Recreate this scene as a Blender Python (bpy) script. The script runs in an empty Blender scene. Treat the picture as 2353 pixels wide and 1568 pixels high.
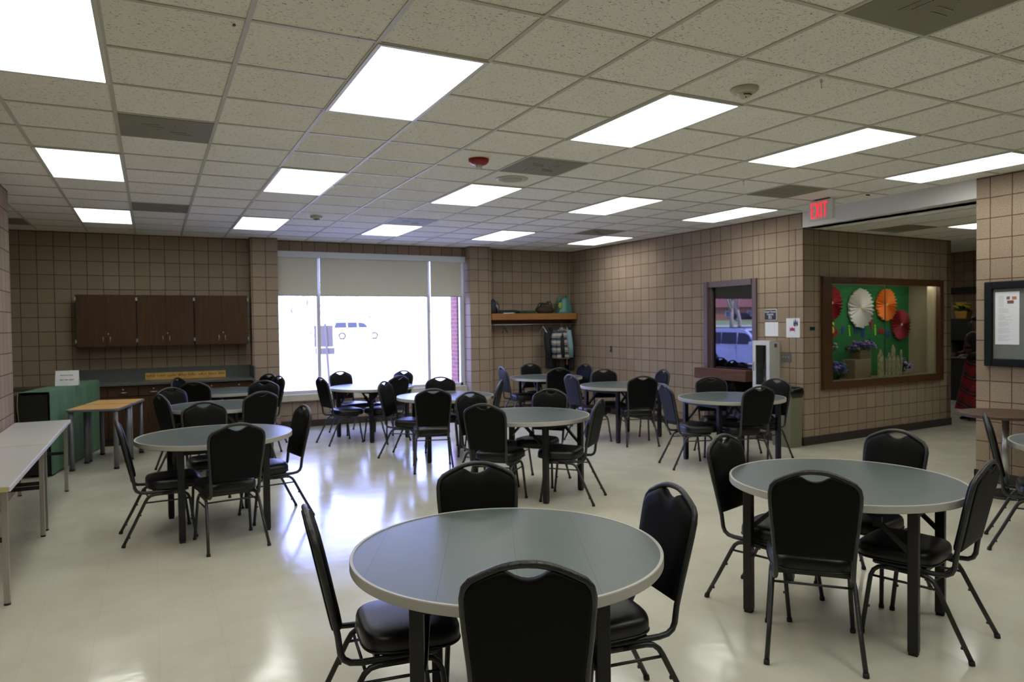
import bpy, bmesh, math, random
from mathutils import Vector, Matrix
random.seed(7)
PI = math.pi
SC = bpy.context.scene
COL = SC.collection

# ------------------------------------------------------------------ camera
CAM_Z = 1.64
yaw, pit, roll = 0.467459, -0.0226, -0.0129
cam_data = bpy.data.cameras.new('camera')
cam = bpy.data.objects.new('camera', cam_data)
COL.objects.link(cam)
cam_data.sensor_fit = 'HORIZONTAL'
cam_data.sensor_width = 36.0
cam_data.lens = 1639.5 / 2353 * 36.0
cam_data.clip_start = 0.05
cam_data.clip_end = 400
r0 = Vector((math.cos(yaw), -math.sin(yaw), 0)); f0 = Vector((math.sin(yaw), math.cos(yaw), 0)); u0 = Vector((0, 0, 1))
fw = f0 * math.cos(pit) + u0 * math.sin(pit); up2 = u0 * math.cos(pit) - f0 * math.sin(pit)
rt = r0 * math.cos(roll) + up2 * math.sin(roll); up = up2 * math.cos(roll) - r0 * math.sin(roll)
mw = Matrix.Identity(4)
for i in range(3):
    mw[i][0] = rt[i]; mw[i][1] = up[i]; mw[i][2] = -fw[i]
mw[2][3] = CAM_Z
cam.matrix_world = mw
cam_data.dof.use_dof = True
cam_data.dof.focus_distance = 2.6
cam_data.dof.aperture_fstop = 5.0
SC.camera = cam

# ------------------------------------------------------------------ world, sun, exposure
LAMP = 8.6          # radiance of the fluorescent panels
SKY = 12.5           # radiance of the overcast-bright sky
world = bpy.data.worlds.new('sky'); SC.world = world; world.use_nodes = True
bg = world.node_tree.nodes['Background']
bg.inputs[0].default_value = (0.31, 0.38, 1.0, 1); bg.inputs[1].default_value = SKY
sun_d = bpy.data.lights.new('sun', 'SUN'); sun_d.energy = 24; sun_d.color = (1, .93, .85); sun_d.angle = .01
sun = bpy.data.objects.new('sun', sun_d); COL.objects.link(sun)
sun.rotation_euler = (math.radians(48), 0, math.radians(-25))   # shines away from the building, high over its roof
SC.view_settings.view_transform = 'Standard'
SC.view_settings.look = 'None'
SC.view_settings.exposure = 0.0
SC.view_settings.gamma = 1.0
SC.view_settings.use_curve_mapping = False
SC.cycles.use_denoising = True
SC.cycles.max_bounces = 8
SC.cycles.diffuse_bounces = 5
SC.cycles.caustics_reflective = False
SC.cycles.caustics_refractive = False
SC.cycles.sample_clamp_indirect = 6

# ------------------------------------------------------------------ materials
MATS = {}
def mat(name, col, rough=.5, metal=0, spec=.5, emit=None, estr=0, bump=None, coat=0, var=None, ior=None):
    if name in MATS: return MATS[name]
    m = bpy.data.materials.new(name); m.use_nodes = True
    nt = m.node_tree; p = nt.nodes['Principled BSDF']
    p.inputs['Base Color'].default_value = (*col, 1)
    p.inputs['Roughness'].default_value = rough
    p.inputs['Metallic'].default_value = metal
    p.inputs['Specular IOR Level'].default_value = spec
    if ior: p.inputs['IOR'].default_value = ior
    if coat: p.inputs['Coat Weight'].default_value = coat
    if emit:
        p.inputs['Emission Color'].default_value = (*emit, 1); p.inputs['Emission Strength'].default_value = estr
    tc = None
    if bump or var:
        tc = nt.nodes.new('ShaderNodeTexCoord')
    if bump:
        sc_, st = bump
        n = nt.nodes.new('ShaderNodeTexNoise'); n.inputs['Scale'].default_value = sc_; n.inputs['Detail'].default_value = 3
        nt.links.new(tc.outputs['Object'], n.inputs['Vector'])
        b = nt.nodes.new('ShaderNodeBump'); b.inputs['Strength'].default_value = st; b.inputs['Distance'].default_value = .004
        nt.links.new(n.outputs['Fac'], b.inputs['Height']); nt.links.new(b.outputs['Normal'], p.inputs['Normal'])
    if var:
        c2, sc_ = var
        n = nt.nodes.new('ShaderNodeTexNoise'); n.inputs['Scale'].default_value = sc_; n.inputs['Detail'].default_value = 6
        nt.links.new(tc.outputs['Object'], n.inputs['Vector'])
        r = nt.nodes.new('ShaderNodeValToRGB'); r.color_ramp.elements[0].position = .35; r.color_ramp.elements[1].position = .65
        r.color_ramp.elements[0].color = (*col, 1); r.color_ramp.elements[1].color = (*c2, 1)
        nt.links.new(n.outputs['Fac'], r.inputs[0]); nt.links.new(r.outputs[0], p.inputs['Base Color'])
    MATS[name] = m
    return m

def wood(name, c1, c2, axis='X', scale=1.0, rough=.4):
    m = bpy.data.materials.new(name); m.use_nodes = True; nt = m.node_tree; p = nt.nodes['Principled BSDF']
    tc = nt.nodes.new('ShaderNodeTexCoord'); mp = nt.nodes.new('ShaderNodeMapping')
    s = {'X': (1.2, 22, 22), 'Y': (22, 1.2, 22), 'Z': (22, 22, 1.2)}[axis]
    mp.inputs['Scale'].default_value = tuple(v * scale for v in s)
    n = nt.nodes.new('ShaderNodeTexNoise'); n.inputs['Scale'].default_value = 2.2; n.inputs['Detail'].default_value = 8; n.inputs['Distortion'].default_value = .6
    r = nt.nodes.new('ShaderNodeValToRGB'); r.color_ramp.elements[0].position = .3; r.color_ramp.elements[1].position = .7
    r.color_ramp.elements[0].color = (*c1, 1); r.color_ramp.elements[1].color = (*c2, 1)
    L = nt.links
    L.new(tc.outputs['Object'], mp.inputs[0]); L.new(mp.outputs[0], n.inputs['Vector']); L.new(n.outputs['Fac'], r.inputs[0]); L.new(r.outputs[0], p.inputs['Base Color'])
    p.inputs['Roughness'].default_value = rough
    return m

def block_mat(name, c1, c2, mortar, bw=.2032, bh=.2032, ms=.0055, offset=0.0, grain=1.0):
    m = bpy.data.materials.new(name); m.use_nodes = True; nt = m.node_tree; L = nt.links; p = nt.nodes['Principled BSDF']
    uv = nt.nodes.new('ShaderNodeUVMap')
    nz = nt.nodes.new('ShaderNodeTexNoise'); nz.inputs['Scale'].default_value = 9; nz.inputs['Detail'].default_value = 2
    L.new(uv.outputs[0], nz.inputs['Vector'])
    mixv = nt.nodes.new('ShaderNodeMixRGB'); mixv.blend_type = 'LINEAR_LIGHT'; mixv.inputs[0].default_value = .0035
    L.new(uv.outputs[0], mixv.inputs[1]); L.new(nz.outputs['Color'], mixv.inputs[2])
    b = nt.nodes.new('ShaderNodeTexBrick'); b.offset = offset; b.squash = 1
    b.inputs['Scale'].default_value = 1; b.inputs['Brick Width'].default_value = bw; b.inputs['Row Height'].default_value = bh
    b.inputs['Mortar Size'].default_value = ms; b.inputs['Mortar Smooth'].default_value = .25; b.inputs['Bias'].default_value = 0
    b.inputs['Color1'].default_value = (*c1, 1); b.inputs['Color2'].default_value = (*c2, 1); b.inputs['Mortar'].default_value = (*mortar, 1)
    L.new(mixv.outputs[0], b.inputs['Vector'])
    n = nt.nodes.new('ShaderNodeTexNoise'); n.inputs['Scale'].default_value = 120 * grain; n.inputs['Detail'].default_value = 4; n.inputs['Roughness'].default_value = .7
    L.new(uv.outputs[0], n.inputs['Vector'])
    r = nt.nodes.new('ShaderNodeValToRGB'); r.color_ramp.elements[0].position = .36; r.color_ramp.elements[1].position = .55
    r.color_ramp.elements[0].color = (.42, .38, .36, 1); r.color_ramp.elements[1].color = (1.06, 1.06, 1.06, 1)
    L.new(n.outputs['Fac'], r.inputs[0])
    mx = nt.nodes.new('ShaderNodeMixRGB'); mx.blend_type = 'MULTIPLY'; mx.inputs[0].default_value = .75
    L.new(b.outputs['Color'], mx.inputs[1]); L.new(r.outputs[0], mx.inputs[2]); L.new(mx.outputs[0], p.inputs['Base Color'])
    inv = nt.nodes.new('ShaderNodeMath'); inv.operation = 'MULTIPLY_ADD'; inv.inputs[1].default_value = -1.0; inv.inputs[2].default_value = 1
    L.new(b.outputs['Fac'], inv.inputs[0])
    ad = nt.nodes.new('ShaderNodeMath'); ad.operation = 'MULTIPLY_ADD'; ad.inputs[1].default_value = .35
    L.new(n.outputs['Fac'], ad.inputs[0]); L.new(inv.outputs[0], ad.inputs[2])
    bp = nt.nodes.new('ShaderNodeBump'); bp.inputs['Strength'].default_value = .55; bp.inputs['Distance'].default_value = .008
    L.new(ad.outputs[0], bp.inputs['Height']); L.new(bp.outputs['Normal'], p.inputs['Normal'])
    p.inputs['Roughness'].default_value = .85; p.inputs['Specular IOR Level'].default_value = .25
    return m

BLOCK = block_mat('split_block', (.36, .285, .205), (.31, .24, .17), (.125, .065, .042))
BRICK = block_mat('red_brick', (.34, .12, .09), (.26, .09, .08), (.30, .24, .2), .21, .075, .008, .5)

def ceiling_mat():
    m = bpy.data.materials.new('fissured_tile'); m.use_nodes = True; nt = m.node_tree; L = nt.links; p = nt.nodes['Principled BSDF']
    tc = nt.nodes.new('ShaderNodeTexCoord')
    mp = nt.nodes.new('ShaderNodeMapping'); mp.inputs['Scale'].default_value = (1, 2.2, 1); mp.inputs['Rotation'].default_value = (0, 0, .6)
    L.new(tc.outputs['Object'], mp.inputs[0])
    n = nt.nodes.new('ShaderNodeTexNoise'); n.inputs['Scale'].default_value = 62; n.inputs['Detail'].default_value = 1.5; n.inputs['Distortion'].default_value = .8
    L.new(mp.outputs[0], n.inputs['Vector'])
    r = nt.nodes.new('ShaderNodeValToRGB'); r.color_ramp.elements[0].position = .30; r.color_ramp.elements[1].position = .38
    r.color_ramp.elements[0].color = (.26, .235, .19, 1); r.color_ramp.elements[1].color = (.86, .845, .775, 1)
    L.new(n.outputs['Fac'], r.inputs[0])
    g = nt.nodes.new('ShaderNodeTexBrick'); g.offset = 0; g.inputs['Scale'].default_value = 1; g.inputs['Brick Width'].default_value = .6096; g.inputs['Row Height'].default_value = .6096
    g.inputs['Mortar Size'].default_value = 0; g.inputs['Color1'].default_value = (1, 1, 1, 1); g.inputs['Color2'].default_value = (.95, .94, .92, 1)
    mp2 = nt.nodes.new('ShaderNodeMapping'); mp2.inputs['Location'].default_value = (-1.0387 + .6096 * 10, -3.495 + .6096 * 20, 0)
    L.new(tc.outputs['Object'], mp2.inputs[0]); L.new(mp2.outputs[0], g.inputs['Vector'])
    mx = nt.nodes.new('ShaderNodeMixRGB'); mx.blend_type = 'MULTIPLY'; mx.inputs[0].default_value = 1
    L.new(r.outputs[0], mx.inputs[1]); L.new(g.outputs['Color'], mx.inputs[2]); L.new(mx.outputs[0], p.inputs['Base Color'])
    b = nt.nodes.new('ShaderNodeBump'); b.inputs['Strength'].default_value = .3; b.inputs['Distance'].default_value = .003
    L.new(r.outputs[0], b.inputs['Height']); L.new(b.outputs['Normal'], p.inputs['Normal'])
    p.inputs['Roughness'].default_value = .95; p.inputs['Specular IOR Level'].default_value = .1
    return m
CEIL = ceiling_mat()

def floor_mat():
    m = bpy.data.materials.new('waxed_vinyl_tile'); m.use_nodes = True; nt = m.node_tree; L = nt.links; p = nt.nodes['Principled BSDF']
    tc = nt.nodes.new('ShaderNodeTexCoord')
    b = nt.nodes.new('ShaderNodeTexBrick'); b.offset = 0; b.inputs['Scale'].default_value = 1; b.inputs['Brick Width'].default_value = .3048; b.inputs['Row Height'].default_value = .3048
    b.inputs['Mortar Size'].default_value = .0009; b.inputs['Mortar Smooth'].default_value = .1
    b.inputs['Color1'].default_value = (.575, .56, .455, 1); b.inputs['Color2'].default_value = (.565, .55, .45, 1); b.inputs['Mortar'].default_value = (.49, .475, .385, 1)
    L.new(tc.outputs['Object'], b.inputs['Vector'])
    n = nt.nodes.new('ShaderNodeTexNoise'); n.inputs['Scale'].default_value = 2.2; n.inputs['Detail'].default_value = 9; n.inputs['Roughness'].default_value = .6
    L.new(tc.outputs['Object'], n.inputs['Vector'])
    r = nt.nodes.new('ShaderNodeValToRGB'); r.color_ramp.elements[0].position = .3; r.color_ramp.elements[1].position = .7
    r.color_ramp.elements[0].color = (.90, .89, .86, 1); r.color_ramp.elements[1].color = (1.03, 1.03, 1.03, 1)
    L.new(n.outputs['Fac'], r.inputs[0])
    mx = nt.nodes.new('ShaderNodeMixRGB'); mx.blend_type = 'MULTIPLY'; mx.inputs[0].default_value = 1
    L.new(b.outputs['Color'], mx.inputs[1]); L.new(r.outputs[0], mx.inputs[2]); L.new(mx.outputs[0], p.inputs['Base Color'])
    rr = nt.nodes.new('ShaderNodeMapRange'); rr.inputs['From Min'].default_value = .3; rr.inputs['From Max'].default_value = .7
    rr.inputs['To Min'].default_value = .10; rr.inputs['To Max'].default_value = .19
    L.new(n.outputs['Fac'], rr.inputs[0]); L.new(rr.outputs[0], p.inputs['Roughness'])
    n2 = nt.nodes.new('ShaderNodeTexNoise'); n2.inputs['Scale'].default_value = 5.5; n2.inputs['Detail'].default_value = 4
    L.new(tc.outputs['Object'], n2.inputs['Vector'])
    bp = nt.nodes.new('ShaderNodeBump'); bp.inputs['Strength'].default_value = .22; bp.inputs['Distance'].default_value = .006
    L.new(n2.outputs['Fac'], bp.inputs['Height']); L.new(bp.outputs['Normal'], p.inputs['Normal'])
    p.inputs['Specular IOR Level'].default_value = .6
    return m
FLOOR = floor_mat()

def glass_mat(name, tint=(1, 1, 1), ior=1.45):
    m = bpy.data.materials.new(name); m.use_nodes = True; nt = m.node_tree; L = nt.links
    for n_ in list(nt.nodes): nt.nodes.remove(n_)
    o = nt.nodes.new('ShaderNodeOutputMaterial'); t = nt.nodes.new('ShaderNodeBsdfTransparent'); t.inputs[0].default_value = (*tint, 1)
    g = nt.nodes.new('ShaderNodeBsdfGlossy'); g.inputs['Roughness'].default_value = .01
    lw = nt.nodes.new('ShaderNodeLayerWeight'); lw.inputs[0].default_value = .5
    pw = nt.nodes.new('ShaderNodeMath'); pw.operation = 'POWER'; pw.inputs[1].default_value = 5; L.new(lw.outputs['Facing'], pw.inputs[0])
    f = nt.nodes.new('ShaderNodeMath'); f.operation = 'MULTIPLY_ADD'; f.inputs[1].default_value = .93; f.inputs[2].default_value = .035; L.new(pw.outputs[0], f.inputs[0])
    mx = nt.nodes.new('ShaderNodeMixShader')
    L.new(f.outputs[0], mx.inputs[0]); L.new(t.outputs[0], mx.inputs[1]); L.new(g.outputs[0], mx.inputs[2]); L.new(mx.outputs[0], o.inputs[0])
    return m
GLASS = glass_mat('clear_glass')

def laminate_mat():
    m = bpy.data.materials.new('grey_laminate'); m.use_nodes = True; nt = m.node_tree; L = nt.links; p = nt.nodes['Principled BSDF']
    tc = nt.nodes.new('ShaderNodeTexCoord')
    b = nt.nodes.new('ShaderNodeTexBrick'); b.offset = 0; b.inputs['Scale'].default_value = 1; b.inputs['Brick Width'].default_value = 50; b.inputs['Row Height'].default_value = .27
    b.inputs['Mortar Size'].default_value = .0012; b.inputs['Mortar Smooth'].default_value = .1
    b.inputs['Color1'].default_value = (.085, .110, .108, 1); b.inputs['Color2'].default_value = (.085, .110, .108, 1); b.inputs['Mortar'].default_value = (.035, .045, .048, 1)
    mp = nt.nodes.new('ShaderNodeMapping'); mp.inputs['Location'].default_value = (20, 10.02, 0)
    L.new(tc.outputs['Object'], mp.inputs[0]); L.new(mp.outputs[0], b.inputs['Vector']); L.new(b.outputs['Color'], p.inputs['Base Color'])
    n = nt.nodes.new('ShaderNodeTexNoise'); n.inputs['Scale'].default_value = 230; n.inputs['Detail'].default_value = 2
    L.new(tc.outputs['Object'], n.inputs['Vector'])
    bp = nt.nodes.new('ShaderNodeBump'); bp.inputs['Strength'].default_value = .35; bp.inputs['Distance'].default_value = .002
    L.new(n.outputs['Fac'], bp.inputs['Height']); L.new(bp.outputs['Normal'], p.inputs['Normal'])
    p.inputs['Roughness'].default_value = .30; p.inputs['Specular IOR Level'].default_value = .6
    return m
LAM = laminate_mat()

BACKVINYL = mat('matte_black_vinyl', (.0025, .0026, .0025), .55, spec=.14, bump=(40, .10))
BLACKVINYL = mat('black_vinyl', (.0025, .0025, .0025), .40, spec=.55, bump=(40, .10))
FRAME = mat('hammered_black_metal', (.020, .021, .019), .34, metal=.1, spec=.6, bump=(170, .5))
TLEG = mat('black_table_metal', (.005, .005, .006), .42)
RUBBER = mat('black_rubber', (.01, .01, .01), .7)
EDGE = mat('pale_grey_edge_band', (.43, .42, .375), .38)
EDGETOP = EDGE
WHITEP = mat('white_paint', (.66, .65, .61), .5)
BLACKTRIM = mat('dark_rubber_base', (.032, .022, .018), .55)
CHROME = mat('worn_chrome', (.45, .44, .42), .28, metal=.9, bump=(40, .2))
STEEL = mat('brushed_steel', (.55, .55, .55), .3, metal=.9)
WALNUT = wood('walnut_laminate', (.043, .021, .010), (.070, .035, .017), 'Z', 1.0, .55)
WALNUT.node_tree.nodes['Principled BSDF'].inputs['Specular IOR Level'].default_value = .2
DARKWOOD = wood('dark_stained_oak', (.055, .022, .009), (.10, .043, .017), 'X', 1.0, .4)
OAK = wood('honey_oak', (.26, .115, .028), (.36, .17, .05), 'X', .8, .4)
MAPLE = wood('golden_maple', (.55, .31, .10), (.66, .40, .15), 'X', .5, .35)
BROWNLAM = wood('brown_table_laminate', (.06, .032, .020), (.09, .050, .031), 'X', .6, .45)
SLABW = wood('red_brown_wood', (.085, .040, .022), (.15, .072, .042), 'Y', .8, .6)
SLABW.node_tree.nodes['Principled BSDF'].inputs['Specular IOR Level'].default_value = .2
PAPER = mat('white_paper', (.74, .75, .78), .7)
INK = mat('grey_ink', (.22, .22, .24), .8)

# ------------------------------------------------------------------ mesh helpers
class MB:
    def __init__(s): s.b = bmesh.new(); s.smooth = False
    def face(s, pts, smooth=False):
        f = s.b.faces.new([s.b.verts.new(p) for p in pts]); f.smooth = smooth; return f
    def box(s, x0, x1, y0, y1, z0, z1, bev=0, M=None):
        vs = [s.b.verts.new((x, y, z)) for x in (x0, x1) for y in (y0, y1) for z in (z0, z1)]
        if M is not None:
            for v in vs: v.co = M @ v.co
        fs = [s.b.faces.new([vs[i] for i in q]) for q in ((0, 1, 3, 2), (4, 6, 7, 5), (0, 4, 5, 1), (2, 3, 7, 6), (0, 2, 6, 4), (1, 5, 7, 3))]
        if bev > 0:
            es = list({e for f in fs for e in f.edges})
            bmesh.ops.bevel(s.b, geom=es, offset=bev, segments=2, affect='EDGES', profile=.6)
        return s
    def tube(s, pts, r, seg=10, square=False, cap=True, closed=False):
        pts = [Vector(p) for p in pts]; n = len(pts)
        tang = []
        for i in range(n):
            if closed: t = (pts[(i + 1) % n] - pts[i - 1])
            else: t = (pts[min(i + 1, n - 1)] - pts[max(i - 1, 0)])
            tang.append(t.normalized())
        ref = Vector((0, 0, 1)) if abs(tang[0].z) < .9 else Vector((1, 0, 0))
        a = tang[0].cross(ref).normalized(); rings = []
        if square: seg = 4
        for i in range(n):
            t = tang[i]; a = (a - t * a.dot(t)).normalized(); b_ = t.cross(a)
            rr = r[i] if isinstance(r, (list, tuple)) else r
            ring = []
            for k in range(seg):
                an = 2 * PI * k / seg + (PI / 4 if square else 0)
                q = rr * (1.414 if square else 1)
                ring.append(s.b.verts.new(pts[i] + a * math.cos(an) * q + b_ * math.sin(an) * q))
            rings.append(ring)
        m = n if closed else n - 1
        for i in range(m):
            A, B_ = rings[i], rings[(i + 1) % n]
            for k in range(seg):
                f = s.b.faces.new((A[k], A[(k + 1) % seg], B_[(k + 1) % seg], B_[k])); f.smooth = not square
        if cap and not closed:
            s.b.faces.new(rings[0][::-1]); s.b.faces.new(rings[-1])
        return s
    def lathe(s, prof, c=(0, 0, 0), seg=24, cap=True, a0=0, a1=2 * PI, sx=1, sy=1, smooth=True):
        full = abs(a1 - a0 - 2 * PI) < 1e-6; rings = []
        nk = seg if full else seg + 1
        for (r, z) in prof:
            rings.append([s.b.verts.new((c[0] + r * math.cos(a0 + (a1 - a0) * k / seg) * sx, c[1] + r * math.sin(a0 + (a1 - a0) * k / seg) * sy, c[2] + z)) for k in range(nk)])
        for i in range(len(prof) - 1):
            for k in range(seg):
                k2 = (k + 1) % nk
                f = s.b.faces.new((rings[i][k], rings[i][k2], rings[i + 1][k2], rings[i + 1][k])); f.smooth = smooth
        if cap:
            if prof[0][0] > 1e-5: s.b.faces.new(rings[0][::-1])
            if prof[-1][0] > 1e-5: s.b.faces.new(rings[-1])
        return s
    def prism(s, poly, h0, h1, fn, smooth_side=False):
        """poly: 2D points; fn(a,b,h)->3D; extruded from h0 to h1"""
        A = [s.b.verts.new(fn(a, b, h0)) for a, b in poly]; B_ = [s.b.verts.new(fn(a, b, h1)) for a, b in poly]
        n = len(poly)
        s.b.faces.new(A[::-1]); s.b.faces.new(B_)
        for i in range(n):
            f = s.b.faces.new((A[i], A[(i + 1) % n], B_[(i + 1) % n], B_[i])); f.smooth = smooth_side
        return s
    def rings(s, rr, cap=True, smooth=True):
        R = [[s.b.verts.new(p) for p in ring] for ring in rr]; n = len(R[0])
        for i in range(len(R) - 1):
            for k in range(n):
                f = s.b.faces.new((R[i][k], R[i][(k + 1) % n], R[i + 1][(k + 1) % n], R[i + 1][k])); f.smooth = smooth
        if cap:
            f = s.b.faces.new(R[0][::-1]); f.smooth = smooth; f = s.b.faces.new(R[-1]); f.smooth = smooth
        return s
    def ball(s, c, r, seg=10, sx=1, sy=1, sz=1):
        prof = [(max(1e-6, r * math.sin(PI * i / 8)), -r * sz * math.cos(PI * i / 8)) for i in range(9)]
        return s.lathe(prof, c, seg, cap=False, sx=sx, sy=sy)
    def xf(s, M):
        for v in s.b.verts: v.co = M @ v.co
        return s
    def uv_blocks(s, off=0.0, zoff=0.0):
        uvl = s.b.loops.layers.uv.new('UVMap')
        s.b.normal_update()
        for f in s.b.faces:
            n = f.normal
            h = Vector((n.x, n.y, 0))
            if h.length > .5:
                h.normalize(); t = Vector((-h.y, h.x, 0))
                if abs(t.x) > abs(t.y):
                    if t.x < 0: t = -t
                elif t.y < 0: t = -t
                for l in f.loops: l[uvl].uv = (l.vert.co.dot(t) + off, l.vert.co.z + zoff)
            else:
                for l in f.loops: l[uvl].uv = (l.vert.co.x, l.vert.co.y)
        return s

def obj(name, mb, m, parent=None, label=None, cat=None, group=None, kind=None, loc=None, rotz=0):
    bmesh.ops.recalc_face_normals(mb.b, faces=mb.b.faces)
    me = bpy.data.meshes.new(name); mb.b.to_mesh(me); mb.b.free()
    if m: me.materials.append(m)
    o = bpy.data.objects.new(name, me); COL.objects.link(o)
    if parent: o.parent = parent
    if loc is not None: o.location = loc
    if rotz: o.rotation_euler = (0, 0, rotz)
    if label: o['label'] = label
    if cat: o['category'] = cat
    if group: o['group'] = group
    if kind: o['kind'] = kind
    return o
def struct(name, mb, m, uv=False, off=0.0, zoff=0.0, parent=None):
    if uv:
        bmesh.ops.recalc_face_normals(mb.b, faces=mb.b.faces); mb.uv_blocks(off, zoff)
    return obj(name, mb, m, parent, kind=None if parent else 'structure')
def thing(name, label, cat, loc=(0, 0, 0), rotz=0, group=None):
    o = bpy.data.objects.new(name, None); COL.objects.link(o); o.empty_display_size = .1
    o.location = loc; o.rotation_euler = (0, 0, rotz); o['label'] = label; o['category'] = cat
    if group: o['group'] = group
    return o
def dup(root, loc, rotz, label=None, group=None):
    r = root.copy(); COL.objects.link(r); r.location = loc; r.rotation_euler = (0, 0, rotz)
    if label: r['label'] = label
    if group: r['group'] = group
    for ch in list(root.children):
        c = ch.copy(); COL.objects.link(c); c.parent = r
        for g in list(ch.children):
            d = g.copy(); COL.objects.link(d); d.parent = c
    return r
def text_mesh(name, body, size, m, M, parent=None, ext=.001, bold=.0, align='CENTER', xs=1.0, **kw):
    cu = bpy.data.curves.new(name + '_curve', 'FONT'); cu.body = body; cu.size = size; cu.align_x = align; cu.align_y = 'CENTER'
    cu.extrude = ext; cu.offset = bold; cu.resolution_u = 3
    to = bpy.data.objects.new(name, cu); COL.objects.link(to)
    dg = bpy.context.evaluated_depsgraph_get(); me = bpy.data.meshes.new_from_object(to.evaluated_get(dg))
    bpy.data.objects.remove(to); bpy.data.curves.remove(cu)
    me.transform(M @ Matrix.Diagonal((xs, 1, 1, 1)))
    me.materials.clear(); me.materials.append(m)
    o = bpy.data.objects.new(name, me); COL.objects.link(o)
    if parent: o.parent = parent
    for k, v in kw.items(): o[k] = v
    return o
def plane_M(origin, right, upv):
    """matrix whose x is 'right', y is 'up', z the outward normal"""
    r = Vector(right).normalized(); u = Vector(upv).normalized(); n = r.cross(u)
    M = Matrix.Identity(4)
    for i in range(3): M[i][0] = r[i]; M[i][1] = u[i]; M[i][2] = n[i]; M[i][3] = origin[i]
    return M

# ------------------------------------------------------------------ room shell
CZ = 3.06
YB = 12.02
BK = Vector((7.37, 12.02)); NR = Vector((7.61, 6.62)); PR = Vector((7.47, 4.34)); CE = Vector((11.08, 6.82))
T = .6096
def gx(u): return (u + 1.7039) * T
def gy(v): return (v + 5.7333) * T

m = MB(); m.box(-3.0, 17.5, -6.3, 12.35, -.2, 0); struct('floor', m, FLOOR)
m = MB(); m.box(-3.0, 7.64, -6.3, 12.35, CZ, CZ + .25); struct('ceiling', m, CEIL)
# hall ceiling: a lower slab behind the soffit, a higher one further on
m = MB(); m.box(7.66, 11.05, -2.2, 11.6, 2.86, CZ + .25); m.box(11.05, 17.5, -6.3, 12.35, CZ, CZ + .25); m.box(7.66, 11.05, -6.3, -2.2, CZ, CZ + .25)
struct('ceiling_hall', m, CEIL)

# ceiling suspension bars
m = MB()
for u in range(-7, 11):
    x = gx(u)
    if -2.9 < x < 7.6: m.box(x - .012, x + .012, -6, 12.02 if x < 7.4 else 6.6, CZ - .006, CZ + .001)
for v in range(-15, 15):
    y = gy(v)
    if -6 < y < 12.02: m.box(-2.7, 7.5, y - .012, y + .012, CZ - .005, CZ + .001)
for i in range(-3, 7):
    m.box(7.7, 11.05, .55 + i * T - .012, .55 + i * T + .012, 2.854, 2.861) if i > -1 else None
for i in range(6):
    x = 8.08 + i * T
    m.box(x - .012, x + .012, 0, 6.65, 2.855, 2.861)
struct('trim_1', m, mat('painted_grid_bar', (.50, .50, .41), .5))

def wall_prism(p0, p1, thick, z0, z1, mb, holes=()):
    """vertical wall slab from p0 to p1; body lies on the left side of p0->p1 by thick; holes (s0,s1,z0,z1)"""
    p0 = Vector(p0); p1 = Vector(p1); d = (p1 - p0); L_ = d.length; d.normalize(); n = Vector((-d.y, d.x))
    xs = sorted({0, L_, *[h[0] for h in holes], *[h[1] for h in holes]})
    zs = sorted({z0, z1, *[h[2] for h in holes], *[h[3] for h in holes]})
    M = Matrix(((d.x, n.x, 0, p0.x), (d.y, n.y, 0, p0.y), (0, 0, 1, 0), (0, 0, 0, 1)))
    for i in range(len(xs) - 1):
        for j in range(len(zs) - 1):
            cx, cz = (xs[i] + xs[i + 1]) / 2, (zs[j] + zs[j + 1]) / 2
            if any(h[0] < cx < h[1] and h[2] < cz < h[3] for h in holes): continue
            mb.box(xs[i], xs[i + 1], 0, thick, zs[j], zs[j + 1], M=M)

m = MB()
wall_prism((-2.9, YB), (7.75, YB), .28, 0, CZ, m, holes=((4.705, 8.015, .43, 2.89),))
m.box(1.40, 1.805, 11.77, YB, 0, CZ); m.box(5.115, 5.521, 11.77, YB, 0, CZ)
struct('wall_back', m, BLOCK, True, off=.0045)
# right wall, with the dark hatch opening
HS = []
dR = (NR - BK); LR = dR.length
def sR(y): return (BK.y - y) / (BK.y - NR.y) * LR
m = MB()
wall_prism(BK, NR, .28, 0, CZ, m, holes=((sR(8.38), sR(7.38), .0, 2.245),))
struct('wall_right', m, BLOCK, True, off=.01)
# pier continuing toward the viewer
m = MB(); m.box(PR.x, 7.75, -6.2, PR.y, 0, CZ); struct('wall_pier', m, BLOCK, True, off=.06)
# white soffit beam over the opening
m = MB()
m.prism([(NR.x, NR.y), (PR.x, PR.y), (7.85, PR.y), (7.85, NR.y)], 2.86, CZ, lambda a, b, h: (a, b, h)); struct('trim_2', m, WHITEP)
# display-case wall
dC = (CE - NR).normalized(); nC = Vector((-dC.y, dC.x))
m = MB(); wall_prism(NR + dC * .0, CE, .16, 0, 2.87, m, holes=((.50, 3.16, .79, 2.17),)); 
wall_prism(NR + nC * .62, CE + nC * .62, .1, 0, 2.87, m); wall_prism(CE - dC * .12, CE + nC * .62 - dC * .12, -.12 * 1, 0, 2.87, m)
struct('wall_hall', m, BLOCK, True, off=.02)
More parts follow.
